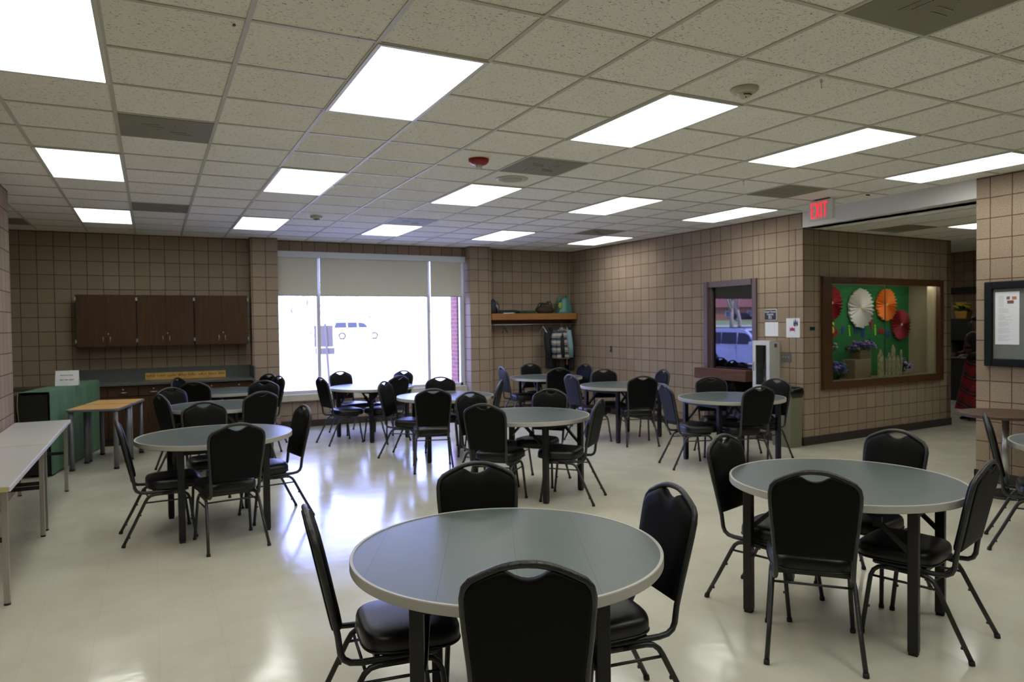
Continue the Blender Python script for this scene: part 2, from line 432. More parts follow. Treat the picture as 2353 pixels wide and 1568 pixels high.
# walls out of sight that close the room
m = MB(); m.box(-1.62, -1.27, -6.2, 8.76, 0, CZ); m.box(-2.9, -1.62, 8.5, 8.76, 0, CZ); m.box(-2.98, -2.7, 8.76, YB, 0, CZ)
struct('wall_left', m, BLOCK, True, off=.03)
m = MB(); m.box(-2.9, 7.75, -6.3, -6.0, 0, CZ); struct('wall_front', m, BLOCK, True)
m = MB(); m.box(7.75, 17.4, -6.3, -6.0, 0, CZ); m.box(7.75, 17.4, 11.2, 11.5, 0, CZ); struct('wall_hall_sides', m, BLOCK, True)
m = MB(); m.box(15.3, 15.6, -6.2, 11.3, 0, CZ); struct('wall_hall_far', m, BLOCK, True)
m = MB(); m.box(15.25, 15.3, -2, 11.2, 2.17, 2.31); struct('trim_3', m, BLACKTRIM)
# baseboards
m = MB(); m.box(-2.7, 1.39, YB - .012, YB, 0, .10); m.box(1.805, 5.115, YB - .012, YB, 0, .11); m.box(5.52, 7.37, YB - .012, YB, 0, .11)
m.box(1.39, 1.815, 11.758, 11.77, 0, .11); m.box(5.105, 5.53, 11.758, 11.77, 0, .11); m.box(5.105, 5.115, 11.76, YB, 0, .11)
struct('baseboard_back', m, BLACKTRIM)
m = MB(); wall_prism(BK, BK + dR * ((BK.y - 8.40) / (BK.y - NR.y)), -.012, 0, .11, m); wall_prism(BK + dR * ((BK.y - 7.36) / (BK.y - NR.y)), NR, -.012, 0, .11, m)
struct('baseboard_right', m, BLACKTRIM)
m = MB(); wall_prism(NR - dC * .01, CE, -.014, 0, .11, m); struct('baseboard_hall', m, BLACKTRIM)
m = MB(); m.box(PR.x - .012, PR.x, -6, PR.y + .012, 0, .11); m.box(PR.x - .012, 7.7, PR.y, PR.y + .012, 0, .11); struct('baseboard_pier', m, BLACKTRIM)

# ------------------------------------------------------------------ ceiling lights, vents and fittings
DIFF = mat('lit_diffuser', (.9, .9, .9), .5, emit=(.985, .995, .95), estr=LAMP)
# a prismatic lens sends more light straight down than sideways
_nt = DIFF.node_tree; _g = _nt.nodes.new('ShaderNodeNewGeometry'); _d = _nt.nodes.new('ShaderNodeVectorMath'); _d.operation = 'DOT_PRODUCT'
_nt.links.new(_g.outputs['Normal'], _d.inputs[0]); _nt.links.new(_g.outputs['Incoming'], _d.inputs[1])
_m = _nt.nodes.new('ShaderNodeMath'); _m.operation = 'MULTIPLY_ADD'; _m.inputs[1].default_value = LAMP * .85; _m.inputs[2].default_value = LAMP * .30
_nt.links.new(_d.outputs['Value'], _m.inputs[0]); _nt.links.new(_m.outputs[0], _nt.nodes['Principled BSDF'].inputs['Emission Strength'])
LFR = mat('white_light_frame', (.62, .62, .58), .45)
def make_light(nm='ceiling_light', label='', w=T, l=2 * T):
    t = thing(nm, label, 'ceiling light', group='recessed ceiling light panels')
    a = MB(); i = .022
    a.box(0, w, 0, i, -.012, .0); a.box(0, w, l - i, l, -.012, 0); a.box(0, i, i, l - i, -.012, 0); a.box(w - i, w, i, l - i, -.012, 0)
    obj('frame', a, LFR, t)
    a = MB(); a.box(i, w - i, i, l - i, -.007, -.003); obj('diffuser', a, DIFF, t)
    return t
rows = {0: 'front row', 5: 'middle row', 10: 'back row'}
colw = {-3: 'leftmost', 0: 'second from left', 3: 'third from left', 6: 'fourth from left', 9: 'rightmost'}
LT = None
for v in (-5, 0, 5, 10):
    for u in (-3, 0, 3, 6, 9):
        if v in rows: lb = 'lit rectangular ceiling light panel, %s in the %s' % (colw[u], rows[v])
        else: lb = 'lit rectangular ceiling light panel above and behind the viewer'
        loc = (gx(u), gy(v), CZ)
        if LT is None: LT = make_light(label=lb); LT.location = loc
        else: dup(LT, loc, 0, lb, 'recessed ceiling light panels')
dup(LT, (9.32, 4.60, 2.86), 0, 'lit ceiling light panel over the hall beyond the white beam', 'recessed ceiling light panels')
dup(LT, (12.3, 8.3, CZ), 0, 'added unseen light panel brightening the hall end, behind the display case wall', 'recessed ceiling light panels')  # added lamp, kept out of view to brighten the far hall
dup(LT, (9.32, .9, 2.86), 0, 'added unseen light panel for extra hall light, behind the block pier', 'recessed ceiling light panels')  # another added lamp, out of view, for more light in the hall

def vent_mat():
    m = bpy.data.materials.new('perforated_grey_metal'); m.use_nodes = True; nt = m.node_tree; L = nt.links; p = nt.nodes['Principled BSDF']
    tc = nt.nodes.new('ShaderNodeTexCoord'); b = nt.nodes.new('ShaderNodeTexBrick'); b.offset = .5
    b.inputs['Scale'].default_value = 1; b.inputs['Brick Width'].default_value = .012; b.inputs['Row Height'].default_value = .008; b.inputs['Mortar Size'].default_value = .0022
    b.inputs['Color1'].default_value = (.075, .07, .048, 1); b.inputs['Color2'].default_value = (.085, .08, .055, 1); b.inputs['Mortar'].default_value = (.27, .26, .19, 1)
    L.new(tc.outputs['Object'], b.inputs['Vector']); L.new(b.outputs['Color'], p.inputs['Base Color']); p.inputs['Roughness'].default_value = .6
    return m
VENT = vent_mat()
VB = mat('vent_blade_grey', (.24, .235, .18), .5)
def make_vent(label):
    t = thing('ceiling_vent', label, 'ceiling vent', group='square perforated ceiling vents')
    a = MB(); a.box(.012, T - .012, .012, T - .012, -.008, .0); obj('perforated_panel', a, VENT, t)
    for k in range(8):
        a = MB(); an = (k % 4) * PI / 2
        M = Matrix.Translation((T / 2, T / 2, -.009)) @ Matrix.Rotation(an, 4, 'Z')
        if k < 4: a.box(.02, .13, .05, .056, -.002, .001, M=M)
        else: a.box(.05, .16, .10, .106, -.002, .001, M=M)
        obj('deflector_blade', a, VB, t)
    return t
VT = None
for (u, v, lb) in [(-2, 3, 'square vent left of the second middle-row light, upper left'), (-2, 9, 'square vent at left, near the back wall ceiling'),
                   (-5, 12, 'square vent at far left edge behind the wall end'), (3, 3, 'square vent beside the red fire strobe'),
                   (3, 9, 'square vent adjoining the back-row light above the window'), (8, 9, 'square vent near the right corner of the back wall'),
                   (8, 3, 'square vent just left of the exit sign'), (3, -3, 'large-looking square vent cut by the top edge at right')]:
    if VT is None: VT = make_vent('grey perforated ' + lb); VT.location = (gx(u), gy(v), CZ)
    else: dup(VT, (gx(u), gy(v), CZ), 0, 'grey perforated ' + lb)
dup(VT, (8.66, 5.87, 2.86), 0, 'grey perforated square vent in the lower hall ceiling')

CREAM = mat('cream_plastic', (.52, .49, .38), .45)
REDP = mat('red_plastic', (.28, .008, .012), .35)
DARKP = mat('dark_plastic', (.03, .03, .03), .4)
CLEARP = mat('milky_clear_plastic', (.6, .6, .6), .2)
def smoke(x, y, lb, s=1.0):
    t = thing('smoke_detector', lb, 'smoke detector', (x, y, CZ), group='ceiling smoke detectors')
    a = MB(); a.lathe([(.078 * s, 0), (.078 * s, -.012), (.068 * s, -.026), (.05 * s, -.032)][::-1], seg=28); obj('base', a, CREAM, t)
    a = MB(); a.lathe([(.012 * s, -.056), (.032 * s, -.054), (.042 * s, -.036), (.046 * s, -.030)], seg=20); obj('sensor_head', a, mat('detector_white', (.55, .53, .45), .4), t)
    a = MB(); a.lathe([(.0365 * s, -.049), (.0385 * s, -.046), (.0405 * s, -.041)], seg=20, cap=False, a0=-2.5, a1=-.6); obj('intake_slot', a, DARKP, t)
    a = MB(); a.ball((-.005, -.015, -.057), .006); obj('indicator', a, mat('orange_led', (.5, .08, .02), .4), t)
smoke(3.249, 3.255, 'cream round smoke detector above the right front-row light', 1.05)
smoke(1.909, 9.276, 'small cream smoke detector left of the window-side vent', 1.0)
t = thing('fire_strobe', 'dark red round fire alarm strobe with clear lamp on the ceiling', 'fire alarm', (2.527, 5.593, CZ))
a = MB(); a.lathe([(.03, -.052), (.062, -.046), (.084, -.026), (.09, 0)], seg=28); obj('housing', a, REDP, t)
a = MB(); a.lathe([(.004, -.085), (.022, -.078), (.028, -.05)], c=(0, -.01, 0), seg=14); obj('lamp_lens', a, CLEARP, t)
t = thing('ceiling_speaker', 'round cream ceiling speaker between vent and third light', 'speaker', (3.155, 6.211, CZ))
a = MB(); a.lathe([(.10, -.006), (.12, -.012), (.155, -.008), (.16, 0)], seg=36); obj('rim', a, CREAM, t)
a = MB(); a.lathe([(.001, -.0135), (.092, -.0135), (.102, -.006)], seg=36, smooth=False); obj('grille', a, mat('speaker_grille', (.40, .38, .29), .7), t)
for x, y, lb in [(3.536, 2.938, 'clear plastic ceiling hook right of the large smoke detector'), (1.649, 7.154, 'clear plastic ceiling hook below the second middle-row light'), (5.303, 5.337, 'tiny plastic ceiling hook left of the exit sign')]:
    a = MB(); a.box(-.012, .012, -.006, .006, -.012, 0); a.tube([(0, 0, -.012), (0, 0, -.03), (.004, 0, -.042), (.014, 0, -.046), (.02, 0, -.036)], .003, 6)
    obj('ceiling_hook', a, CLEARP, None, lb, 'hook', 'clear plastic ceiling hooks', loc=(x, y, CZ - .006), rotz=.5)
a = MB(); a.ball((0, 0, -.004), .008, 8, 1, 1.6, .6); obj('ribbon_scrap', a, REDP, None, 'tiny dark red scrap stuck to a ceiling tile, upper left', 'scrap', loc=(.375, 3.579, CZ))
a = MB(); a.box(-.03, .02, -.008, .008, -.014, 0); obj('ceiling_clip', a, DARKP, None, 'tiny dark clip on the ceiling right of the exit sign', 'clip', loc=(7.247, 5.395, CZ))

# exit sign
t = thing('exit_sign', 'white exit sign with glowing red letters under the ceiling', 'exit sign', (6.98, 5.80, 2.93), 0)
a = MB(); a.box(-.025, .025, -.165, .165, -.115, .112, .006); obj('housing', a, WHITEP, t)
a = MB(); a.box(-.012, .012, -.11, .09, .112, .13); obj('mounting_bracket', a, DARKP, t)
EXR = mat('lit_red_letters', (.5, .01, .02), .4, emit=(1, .035, .055), estr=.95)
def bar(mb, y0, z0, y1, z1, w):
    d = Vector((0, y1 - y0, z1 - z0)); l = d.length; d.normalize(); n = Vector((0, -d.z, d.y)) * w / 2
    p = [Vector((0, y0, z0)) + n, Vector((0, y0, z0)) - n, Vector((0, y1, z1)) - n, Vector((0, y1, z1)) + n]
    mb.prism([(q.y, q.z) for q in p], -.0285, -.0245, lambda y, z, x: (x, y, z))
zb_, zt_, w_ = -.088, .088, .018
for segs in ([(.118, zb_, .118, zt_), (.127, zt_ - .009, .076, zt_ - .009), (.127, 0, .082, 0), (.127, zb_ + .009, .076, zb_ + .009)],
             [(.060, zb_, .010, zt_), (.010, zb_, .060, zt_)], [(-.016, zb_, -.016, zt_)], [(-.068, zb_, -.068, zt_), (-.036, zt_ - .009, -.100, zt_ - .009)]):
    a = MB()
    for q in segs: bar(a, *q, w_)
    obj('letter', a, EXR, t)

# ------------------------------------------------------------------ window, blinds, sill
ALU = mat('lilac_white_aluminium', (.58, .58, .60), .4)
SHADE = mat('beige_roller_fabric', (.66, .65, .52), .8)
_nt = SHADE.node_tree; _tr = _nt.nodes.new('ShaderNodeBsdfTranslucent'); _tr.inputs[0].default_value = (.62, .55, .38, 1); _mx = _nt.nodes.new('ShaderNodeMixShader'); _mx.inputs[0].default_value = .08
_nt.links.new(_nt.nodes['Principled BSDF'].outputs[0], _mx.inputs[1]); _nt.links.new(_tr.outputs[0], _mx.inputs[2]); _nt.links.new(_mx.outputs[0], _nt.nodes['Material Output'].inputs[0])
STONE = mat('cream_stone', (.50, .46, .34), .6, var=((.44, .40, .30), 8))
WY = 12.09
m = MB()
m.box(1.805, 5.075, WY - .03, WY + .05, .54, .60); m.box(1.805, 5.075, WY - .03, WY + .05, 2.83, 2.89)
m.box(1.805, 1.84, WY - .03, WY + .05, .6, 2.83); m.box(5.035, 5.115, WY - .03, WY + .05, .54, 2.89)
for x in (2.487, 4.425): m.box(x - .028, x + .028, WY - .04, WY + .05, .6, 2.83)
win = struct('window_1', m, ALU)
for x0, x1 in ((1.84, 2.459), (2.515, 4.397), (4.453, 5.035)):
    a = MB(); a.box(x0, x1, WY + .01, WY + .016, .6, 2.83); obj('window_pane', a, GLASS, win)
m = MB(); m.box(1.806, 5.114, 11.955, 12.2, .44, .545); struct('window_sill', m, STONE)
m = MB(); m.box(5.07, 5.42, 12.30, 12.62, -.2, 3.3); struct('wall_outside_return', m, BRICK, True)
t = thing('blind_valance', 'long white metal valance box above the window blinds', 'valance', (0, 0, 0))
a = MB(); a.box(1.815, 5.105, 11.955, 12.045, 2.785, 2.885, .004); obj('cover', a, mat('valance_white', (.68, .72, .72), .4), t)
for (x0, x1, lb) in ((1.83, 2.466, 'beige roller blind on the narrow left window pane'), (2.508, 4.403, 'wide beige roller blind on the middle window pane'), (4.447, 5.045, 'beige roller blind on the narrow right window pane')):
    t = thing('roller_blind', lb, 'blind', group='roller blinds of the big window')
    a = MB(); a.box(x0, x1, 12.006, 12.009, 2.165, 2.79); obj('fabric', a, SHADE, t)
    a = MB(); a.tube([(x0, 12.008, 2.165), (x1, 12.008, 2.165)], .008, 8); obj('bottom_rail', a, mat('rail_beige', (.36, .35, .29), .5), t)

# ------------------------------------------------------------------ dark hatch on the right wall
PURP = mat('purple_brown_paint', (.115, .078, .080), .45)
DGLASS = mat('dark_reflecting_glass', (.004, .004, .005), .012, spec=.5, ior=1.72)
def wxR(y): return BK.x + (BK.y - y) / (BK.y - NR.y) * (NR.x - BK.x)
m = MB()
for (ya, yb, za, zb) in ((8.31, 8.385, .0, 2.25), (7.37, 7.445, 0, 2.25), (7.445, 8.31, 2.165, 2.25)):
    x = wxR((ya + yb) / 2)
    m.box(x - .03, x + .06, ya, yb, za, zb)
m.box(wxR(8) - .0, wxR(8) + .055, 8.26, 8.31, 0, 2.165)
hat = struct('window_2', m, PURP)
a = MB(); a.box(7.59, 7.60, 7.445, 8.26, .80, 2.165); obj('dark_pane', a, DGLASS, hat)
a = MB(); a.box(7.60, 7.61, 7.445, 8.26, .04, .80); obj('dark_lower_panel', a, mat('dark_lower_gloss', (.006, .006, .008), .06), hat)
a = MB(); a.box(0, .17, 7.40, 8.45, .80, .955, .006); obj('hatch_shelf', a, SLABW, None, 'reddish-brown thick wooden shelf under the dark reflecting hatch', 'shelf', loc=(7.37, 0, 0))

# ------------------------------------------------------------------ chairs
def lean(z):
    P = [(.95, -.335), (.86, -.312), (.76, -.290), (.61, -.258), (.51, -.236), (.44, -.226)]
    if z >= P[0][0]: return P[0][1]
    for i in range(len(P) - 1):
        if z >= P[i + 1][0]:
            t_ = (z - P[i + 1][0]) / (P[i][0] - P[i + 1][0]); return P[i + 1][1] + t_ * (P[i][1] - P[i + 1][1])
    return P[-1][1]
HALF = [(.173, .50), (.179, .60), (.188, .70), (.194, .78), (.195, .83), (.188, .862), (.170, .884), (.13, .905), (.085, .925), (.055, .934), (.028, .938), (0, .939)]
def frame_curve():
    right = [(x, lean(z), z) for x, z in HALF]
    low = [(.171, -.226, .43), (.172, -.214, .405), (.174, -.190, .390), (.178, -.150, .386), (.178, .0, .386), (.178, .14, .386)]
    R = low[::-1] + right
    return R + [(-x, y, z) for x, y, z in R[:-1]][::-1]
def make_chair(label):
    t = thing('banquet_chair', label, 'chair', group='banquet chairs around the round tables')
    # backrest pad
    inset = .010
    pts = []
    def top_z(x):
        ax = abs(x)
        H = sorted(HALF)
        z = None
        for i in range(len(H) - 1):
            if H[i][0] <= ax <= H[i + 1][0] and H[i][1] > .83: z = H[i][1] + (H[i + 1][1] - H[i][1]) * (ax - H[i][0]) / max(1e-6, H[i + 1][0] - H[i][0])
        if z is None: z = .87
        z -= inset
        if ax < .062: z -= .034 * math.cos(ax / .062 * PI / 2) ** .8 + .004
        return z
    outline = []
    for z in (.515, .56, .62, .70, .78, .83):
        w = [h for h in HALF]
        for i in range(len(w) - 1):
            if w[i][1] <= z <= w[i + 1][1]:
                x = w[i][0] + (w[i + 1][0] - w[i][0]) * (z - w[i][1]) / (w[i + 1][1] - w[i][1]); break
        outline.append((x - inset * .6, z))
    outline += [(.182, .855)]
    for k in range(19):
        x = .168 - k * .168 / 9
        outline.append((x, top_z(x)))
    outline += [(-.182, .855)]
    outline += [(-x, z) for x, z in outline[:6]][::-1]
    n = len(outline)
    a = MB(); rr = []
    for d, off in ((.10, -.019), (.03, -.018), (.006, -.015), (0, -.009), (0, .005), (.006, .013), (.03, .020), (.09, .026), (.3, .029)):
        q = [(x * (1 - d), .70 + (z - .70) * (1 - d)) for x, z in outline]; rr.append([(p[0], lean(p[1]) + off, p[1]) for p in q])
    a.rings(rr); obj('backrest', a, BACKVINYL, t)
    a = MB(); a.tube(frame_curve(), .0125, 10); obj('back_frame', a, FRAME, t)
    # seat cushion
    def outl(s, z):
        o_ = []
        for k in range(40):
            an = 2 * PI * k / 40; c_, s_ = math.cos(an), math.sin(an)
            e = 2 / 4.2
            x = math.copysign(abs(c_) ** e, c_); y = math.copysign(abs(s_) ** e, s_)
            w = .205 + .015 * y
            o_.append((x * w * s, .055 + y * .192 * (1 - (1 - s) * .8), z))
        return o_
    a = MB(); a.rings([outl(.90, .397), outl(.985, .402), outl(1.0, .412), outl(1.012, .432), outl(1.005, .452), outl(.975, .466), outl(.92, .4745), outl(.75, .481), outl(.4, .484)])
    st = obj('seat', a, BLACKVINYL, t)
    a = MB(); a.tube([Vector(p) for p in outl(1.012, .411)], .0035, 6, closed=True); obj('piping', a, BLACKVINYL, st)
    # under-frame cross bars
    for yy in (-.10, .13):
        a = MB(); a.box(-.18, .18, yy, yy + .02, .378, .398); obj('seat_rail', a, FRAME, t)
    for sx in (-1, 1):
        xr = .186
        rear = [(sx * xr, .02, .368), (sx * xr, -.085, .368), (sx * xr, -.118, .362), (sx * (xr + .002), -.142, .344), (sx * (xr + .004), -.158, .318), (sx * (xr + .016), -.236, .16), (sx * .215, -.312, .012)]
        a = MB(); a.tube(rear, .0115, 10)
        for q in (.30, .62): 
            p = Vector(rear[5]) * (1 - q) + Vector(rear[6]) * q if q > .5 else Vector(rear[4]) * .4 + Vector(rear[5]) * .6
            a.box(p.x - .005, p.x + .005, p.y + .008, p.y + .019, p.z - .006, p.z + .006)
        lg = obj('leg', a, FRAME, t)
        a = MB(); a.tube([(sx * .2145, -.309, .02), (sx * .2152, -.3125, .0)], .0145, 10); obj('foot_cap', a, RUBBER, lg)
        front = [(sx * xr, .02, .368), (sx * xr, .085, .368), (sx * xr, .118, .362), (sx * (xr + .002), .142, .342), (sx * (xr + .006), .156, .310), (sx * .202, .176, .15), (sx * .211, .194, .012)]
        a = MB(); a.tube(front, .0115, 10)
        p = Vector(front[5]); a.box(p.x - .005, p.x + .005, p.y - .019, p.y - .008, p.z - .006, p.z + .006)
        lg = obj('leg', a, FRAME, t)
        a = MB(); a.tube([(sx * .2105, .193, .02), (sx * .211, .1945, .0)], .0145, 10); obj('foot_cap', a, RUBBER, lg)
        a = MB(); a.tube([(sx * (xr + .004), -.162, .312), (sx * (xr + .006), .155, .312)], .0065, 8); obj('stretcher', a, FRAME, t)
    a = MB(); a.tube([(-.185, -.135, .345), (.185, -.135, .345)], .0065, 8); obj('cross_bar', a, FRAME, t)
    return t
TN = {'T1': 'the foreground round table', 'T2': 'the big table at right foreground', 'T3': 'the front table on the left', 'T4': 'the middle table on the left',
      'T5': 'the left table nearest the cabinets', 'T6': "the table in the room's centre", 'T7': 'the table between centre and window', 'T8': 'the table beside the window sill',
      'T9': 'the corner table below the coats', 'T10': 'the table along the right wall', 'T11': 'the table by the dark hatch', 'T12': 'the table cut by the right edge'}
PN = {'near': 'seen from behind, near side of', 'far': 'facing us at far side of', 'left': 'side-on, at left of', 'right': 'side-on, at right of', 'farl': 'facing us, back left of'}
CHAIRS = [
    ('T1','near',1.123,2.129,62.1),
    ('T1','far',1.362,2.992,253.0),
    ('T1','left',0.844,2.774,352.9),
    ('T1','right',1.660,2.460,172.0),
    ('T2','near',2.968,2.536,43.5),
    ('T2','far',3.860,2.889,184.7),
    ('T2','left',3.222,3.021,286.8),
    ('T2','right',3.551,2.366,105.6),
    ('T12','left',5.617,2.820,302.1),
    ('T3','near',0.501,5.880,97.8),
    ('T3','far',0.469,7.044,277.6),
    ('T3','left',0.071,6.322,4.3),
    ('T3','right',0.881,6.473,189.9),
    ('T4','left',0.366,8.627,21.1),
    ('T4','farl',0.360,9.148,303.1),
    ('T4','near',0.951,8.516,109.4),
    ('T5','left',0.597,11.107,330.9),
    ('T5','near',0.630,10.564,63.8),
    ('T4','far',1.168,9.598,243.9),
    ('T5','far',1.304,11.162,212.1),
    ('T5','right',1.324,10.631,198.6),
    ('T8','left',2.409,10.137,11.6),
    ('T8','far',2.740,10.942,288.2),
    ('T8','right',3.255,10.623,211.4),
    ('T8','near',2.957,9.966,114.3),
    ('T7','left',2.861,8.598,317.5),
    ('T7','near',2.860,7.731,72.2),
    ('T7','far',3.382,8.792,250.2),
    ('T7','right',3.663,8.292,146.2),
    ('T6','near',2.843,5.960,43.4),
    ('T6','left',3.029,6.528,283.0),
    ('T6','far',3.560,6.447,218.8),
    ('T6','right',3.465,5.746,131.6),
    ('T9','left',5.521,10.662,354.6),
    ('T9','far',6.032,10.956,265.9),
    ('T9','near',5.832,10.097,78.4),
    ('T9','right',6.420,10.480,187.9),
    ('T10','left',5.484,8.429,357.8),
    ('T10','far',6.058,8.818,249.6),
    ('T10','near',5.896,7.913,67.0),
    ('T10','right',6.490,8.535,170.8),
    ('T11','left',5.508,6.361,343.0),
    ('T11','far',6.224,6.712,242.0),
    ('T11','near',5.891,5.974,80.2),
    ('T11','right',6.472,6.245,190.0),
]
ch0 = None
for tn, side, x, y, adeg in CHAIRS:
    lb = 'black banquet chair %s %s' % (PN[side], TN[tn])
    rz = math.radians(adeg) - PI / 2
    if ch0 is None: ch0 = make_chair(lb); ch0.location = (x, y, 0); ch0.rotation_euler = (0, 0, rz)
    else: dup(ch0, (x, y, 0), rz, lb)

# ------------------------------------------------------------------ round folding tables
def make_round(label):
    t = thing('round_table', label, 'table', group='round grey banquet tables')
    a = MB(); a.lathe([(.60, .718), (.60, .7555), (.598, .7565)], seg=96, smooth=False); obj('tabletop', a, LAM, t)
    a = MB()
    prof = [(.600, .7215), (.609, .7215), (.6103, .724), (.6103, .755), (.6088, .7585), (.598, .7585), (.597, .7560)]
    a.lathe(prof, seg=160, cap=False, smooth=False); obj('edge_band', a, EDGE, t)
    lx, ly = .415, .315
    for sx in (-1, 1):
        for sy in (-1, 1):
            a = MB(); a.box(sx * lx - .024, sx * lx + .024, sy * ly - .024, sy * ly + .024, .015, .712, .004)
            lg = obj('leg', a, TLEG, t)
            a = MB(); a.box(sx * lx - .02, sx * lx + .02, sy * ly - .02, sy * ly + .02, 0, .016); obj('foot_cap', a, RUBBER, lg)
            a = MB(); a.tube([(sx * lx, sy * ly * .93, .47), (sx * lx * .62, sy * ly * .93, .62), (sx * lx * .38, sy * ly * .93, .705)], .011, square=True)
            a.box(sx * lx * .60 - .02, sx * lx * .60 + .02, sy * ly * .93 - .014, sy * ly * .93 + .014, .60, .65)
            obj('brace', a, TLEG, t)
    a = MB()
    for sx in (-1, 1): a.box(sx * lx - .018, sx * lx + .018, -ly, ly, .672, .712)
    for sy in (-1, 1): a.box(-lx, lx, sy * ly * .93 - .012, sy * ly * .93 + .012, .688, .718)
    obj('under_rail', a, TLEG, t)
    return t
TABLES = [('T1', 1.24, 2.526, 64.9), ('T2', 3.43, 2.71, -68), ('T3', 0.462, 6.44, 94), ('T4', 0.711, 8.868, 31.9), ('T5', 0.88, 10.87, 43.2), ('T6', 3.278, 6.182, 117.6), ('T7', 3.3, 8.43, 83.2), ('T8', 2.9, 10.36, -70.1), ('T9', 5.928, 10.485, 83.6), ('T10', 6.03, 8.43, 9.8), ('T11', 6.084, 6.338, -5), ('T12', 5.9, 2.5, 20)]
TL = {'T1': 'grey round folding table in the foreground, four chairs around it', 'T2': 'grey round folding table at right foreground', 'T3': 'grey round folding table on the left, nearest of its row',
      'T4': 'grey round table on the left, middle of its row', 'T5': 'grey round table on the left nearest the base cabinets', 'T6': "grey round folding table in the room's centre",
      'T7': 'grey round table between the centre table and the window', 'T8': 'grey round table catching glare right beside the window sill', 'T9': 'grey round table in the corner below the hanging coats',
      'T10': 'grey round table along the right block wall', 'T11': 'grey round table in front of the dark hatch and bin', 'T12': 'grey round table cut off by the right edge of the photo'}
tb0 = None
for tn, x, y, adeg in TABLES:
    if tb0 is None: tb0 = make_round(TL[tn]); tb0.location = (x, y, 0); tb0.rotation_euler = (0, 0, math.radians(adeg))
    else: dup(tb0, (x, y, 0), math.radians(adeg), TL[tn])
# small brown pedestal table by the pier
t = thing('pedestal_table', 'small brown round table on a chrome pole beside the block pier', 'table', (7.05, 3.83, 0))
a = MB(); a.lathe([(.37, .735), (.38, .738), (.38, .762), (.377, .765)], seg=64, smooth=False); obj('tabletop', a, BROWNLAM, t)
a = MB(); a.tube([(0, 0, .02), (0, 0, .735)], .03, 16); obj('pole', a, CHROME, t)
a = MB(); a.lathe([(.23, 0), (.23, .012), (.12, .03), (.04, .045)], seg=40); obj('base', a, TLEG, t)

# ------------------------------------------------------------------ white tables along the left wall
WTOP = mat('white_grey_laminate', (.52, .51, .49), .3); WEDGE = mat('lilac_white_edge', (.60, .60, .66), .4); YEDGE = mat('yellowed_edge', (.50, .47, .22), .5)
wt = None
for y0, y1, lb in ((5.10, 6.865, 'long white-topped table with chrome legs, nearer of two along the left wall'), (6.875, 8.65, 'long white-topped table with chrome legs, farther of two along the left wall')):
    if wt is None:
        wt = thing('narrow_table', lb, 'table', (-1.245, y0, 0), group='white tables along the left wall'); W = .478; Ln = y1 - y0
        a = MB(); a.box(.012, W - .012, .012, Ln - .012, .692, .720); obj('tabletop', a, WTOP, wt)
        for xx in (0, W - .012):
            a = MB(); a.box(xx, xx + .012, 0, Ln, .69, .7195, .003); obj('long_edge', a, WEDGE, wt)
        for yy in (0, Ln - .012):
            a = MB(); a.box(.012, W - .012, yy, yy + .012, .69, .7192); obj('short_edge', a, YEDGE, wt)
        for lx in (.04, W - .04):
            for ly in (.06, Ln - .12):
                a = MB(); a.box(lx - .016, lx + .016, ly - .016, ly + .016, .012, .69, .002); lg = obj('leg', a, CHROME, wt)
                a = MB(); a.lathe([(.018, 0), (.018, .012)], c=(lx, ly, 0), seg=12); obj('foot_cap', a, RUBBER, lg)
        a = MB()
        for ly in (.06, Ln - .12): a.box(.03, W - .03, ly - .012, ly + .012, .645, .69)
        a.box(.05, .075, .06, Ln - .12, .66, .69); obj('apron', a, CHROME, wt)
        for ly, s in ((.06, 1), (Ln - .12, -1)):
            a = MB(); a.tube([(W / 2, ly, .40), (W / 2, ly + s * .35, .68)], .012, square=True); a.box(.05, W - .05, ly - .008, ly + .008, .38, .41)
            obj('brace', a, TLEG, wt)
    else: dup(wt, (-1.245, y0, 0), 0, lb)

# ------------------------------------------------------------------ blond activity tables
GREYLEG = mat('lilac_grey_metal', (.17, .17, .19), .4, metal=.3); GEDGE = mat('grey_bullnose', (.14, .15, .17), .4)
def make_small(label):
    t = thing('activity_table', label, 'table', group='blond tables beside the green-draped counter')
    hw, hl = .285, .295
    o_ = []
    for k in range(4):
        cx, cy = ((hw - .05) * (1, -1, -1, 1)[k], (hl - .05) * (1, 1, -1, -1)[k])
        for j in range(7):
            an = k * PI / 2 + j * PI / 12; o_.append((cx + .05 * math.cos(an), cy + .05 * math.sin(an)))
    a = MB(); a.rings([[(x * s, y * s, z) for x, y in o_] for s, z in ((.99, .69), (1, .695), (1, .712), (.985, .716))], smooth=False); obj('edge_band', a, GEDGE, t)
    a = MB(); a.rings([[(x * .972, y * .972, z) for x, y in o_] for z in (.70, .719)], smooth=False); obj('tabletop', a, MAPLE, t)
    for sx in (-1, 1):
        for sy in (-1, 1):
            a = MB(); a.tube([(sx * .235, sy * .25, .02), (sx * .235, sy * .25, .69)], .027, 14); lg = obj('leg', a, GREYLEG, t)
            a = MB(); a.lathe([(.03, 0), (.03, .022)], c=(sx * .235, sy * .25, 0), seg=14); obj('foot_cap', a, RUBBER, lg)
    return t
sm = make_small('small blond wood table with grey legs, nearer of the pushed-together pair'); sm.location = (-.575, 9.905, 0); sm.rotation_euler = (0, 0, math.radians(-13))
dup(sm, (-.438, 10.50, 0), math.radians(-13), 'small blond wood table with grey legs, farther one, nearer the cabinets')

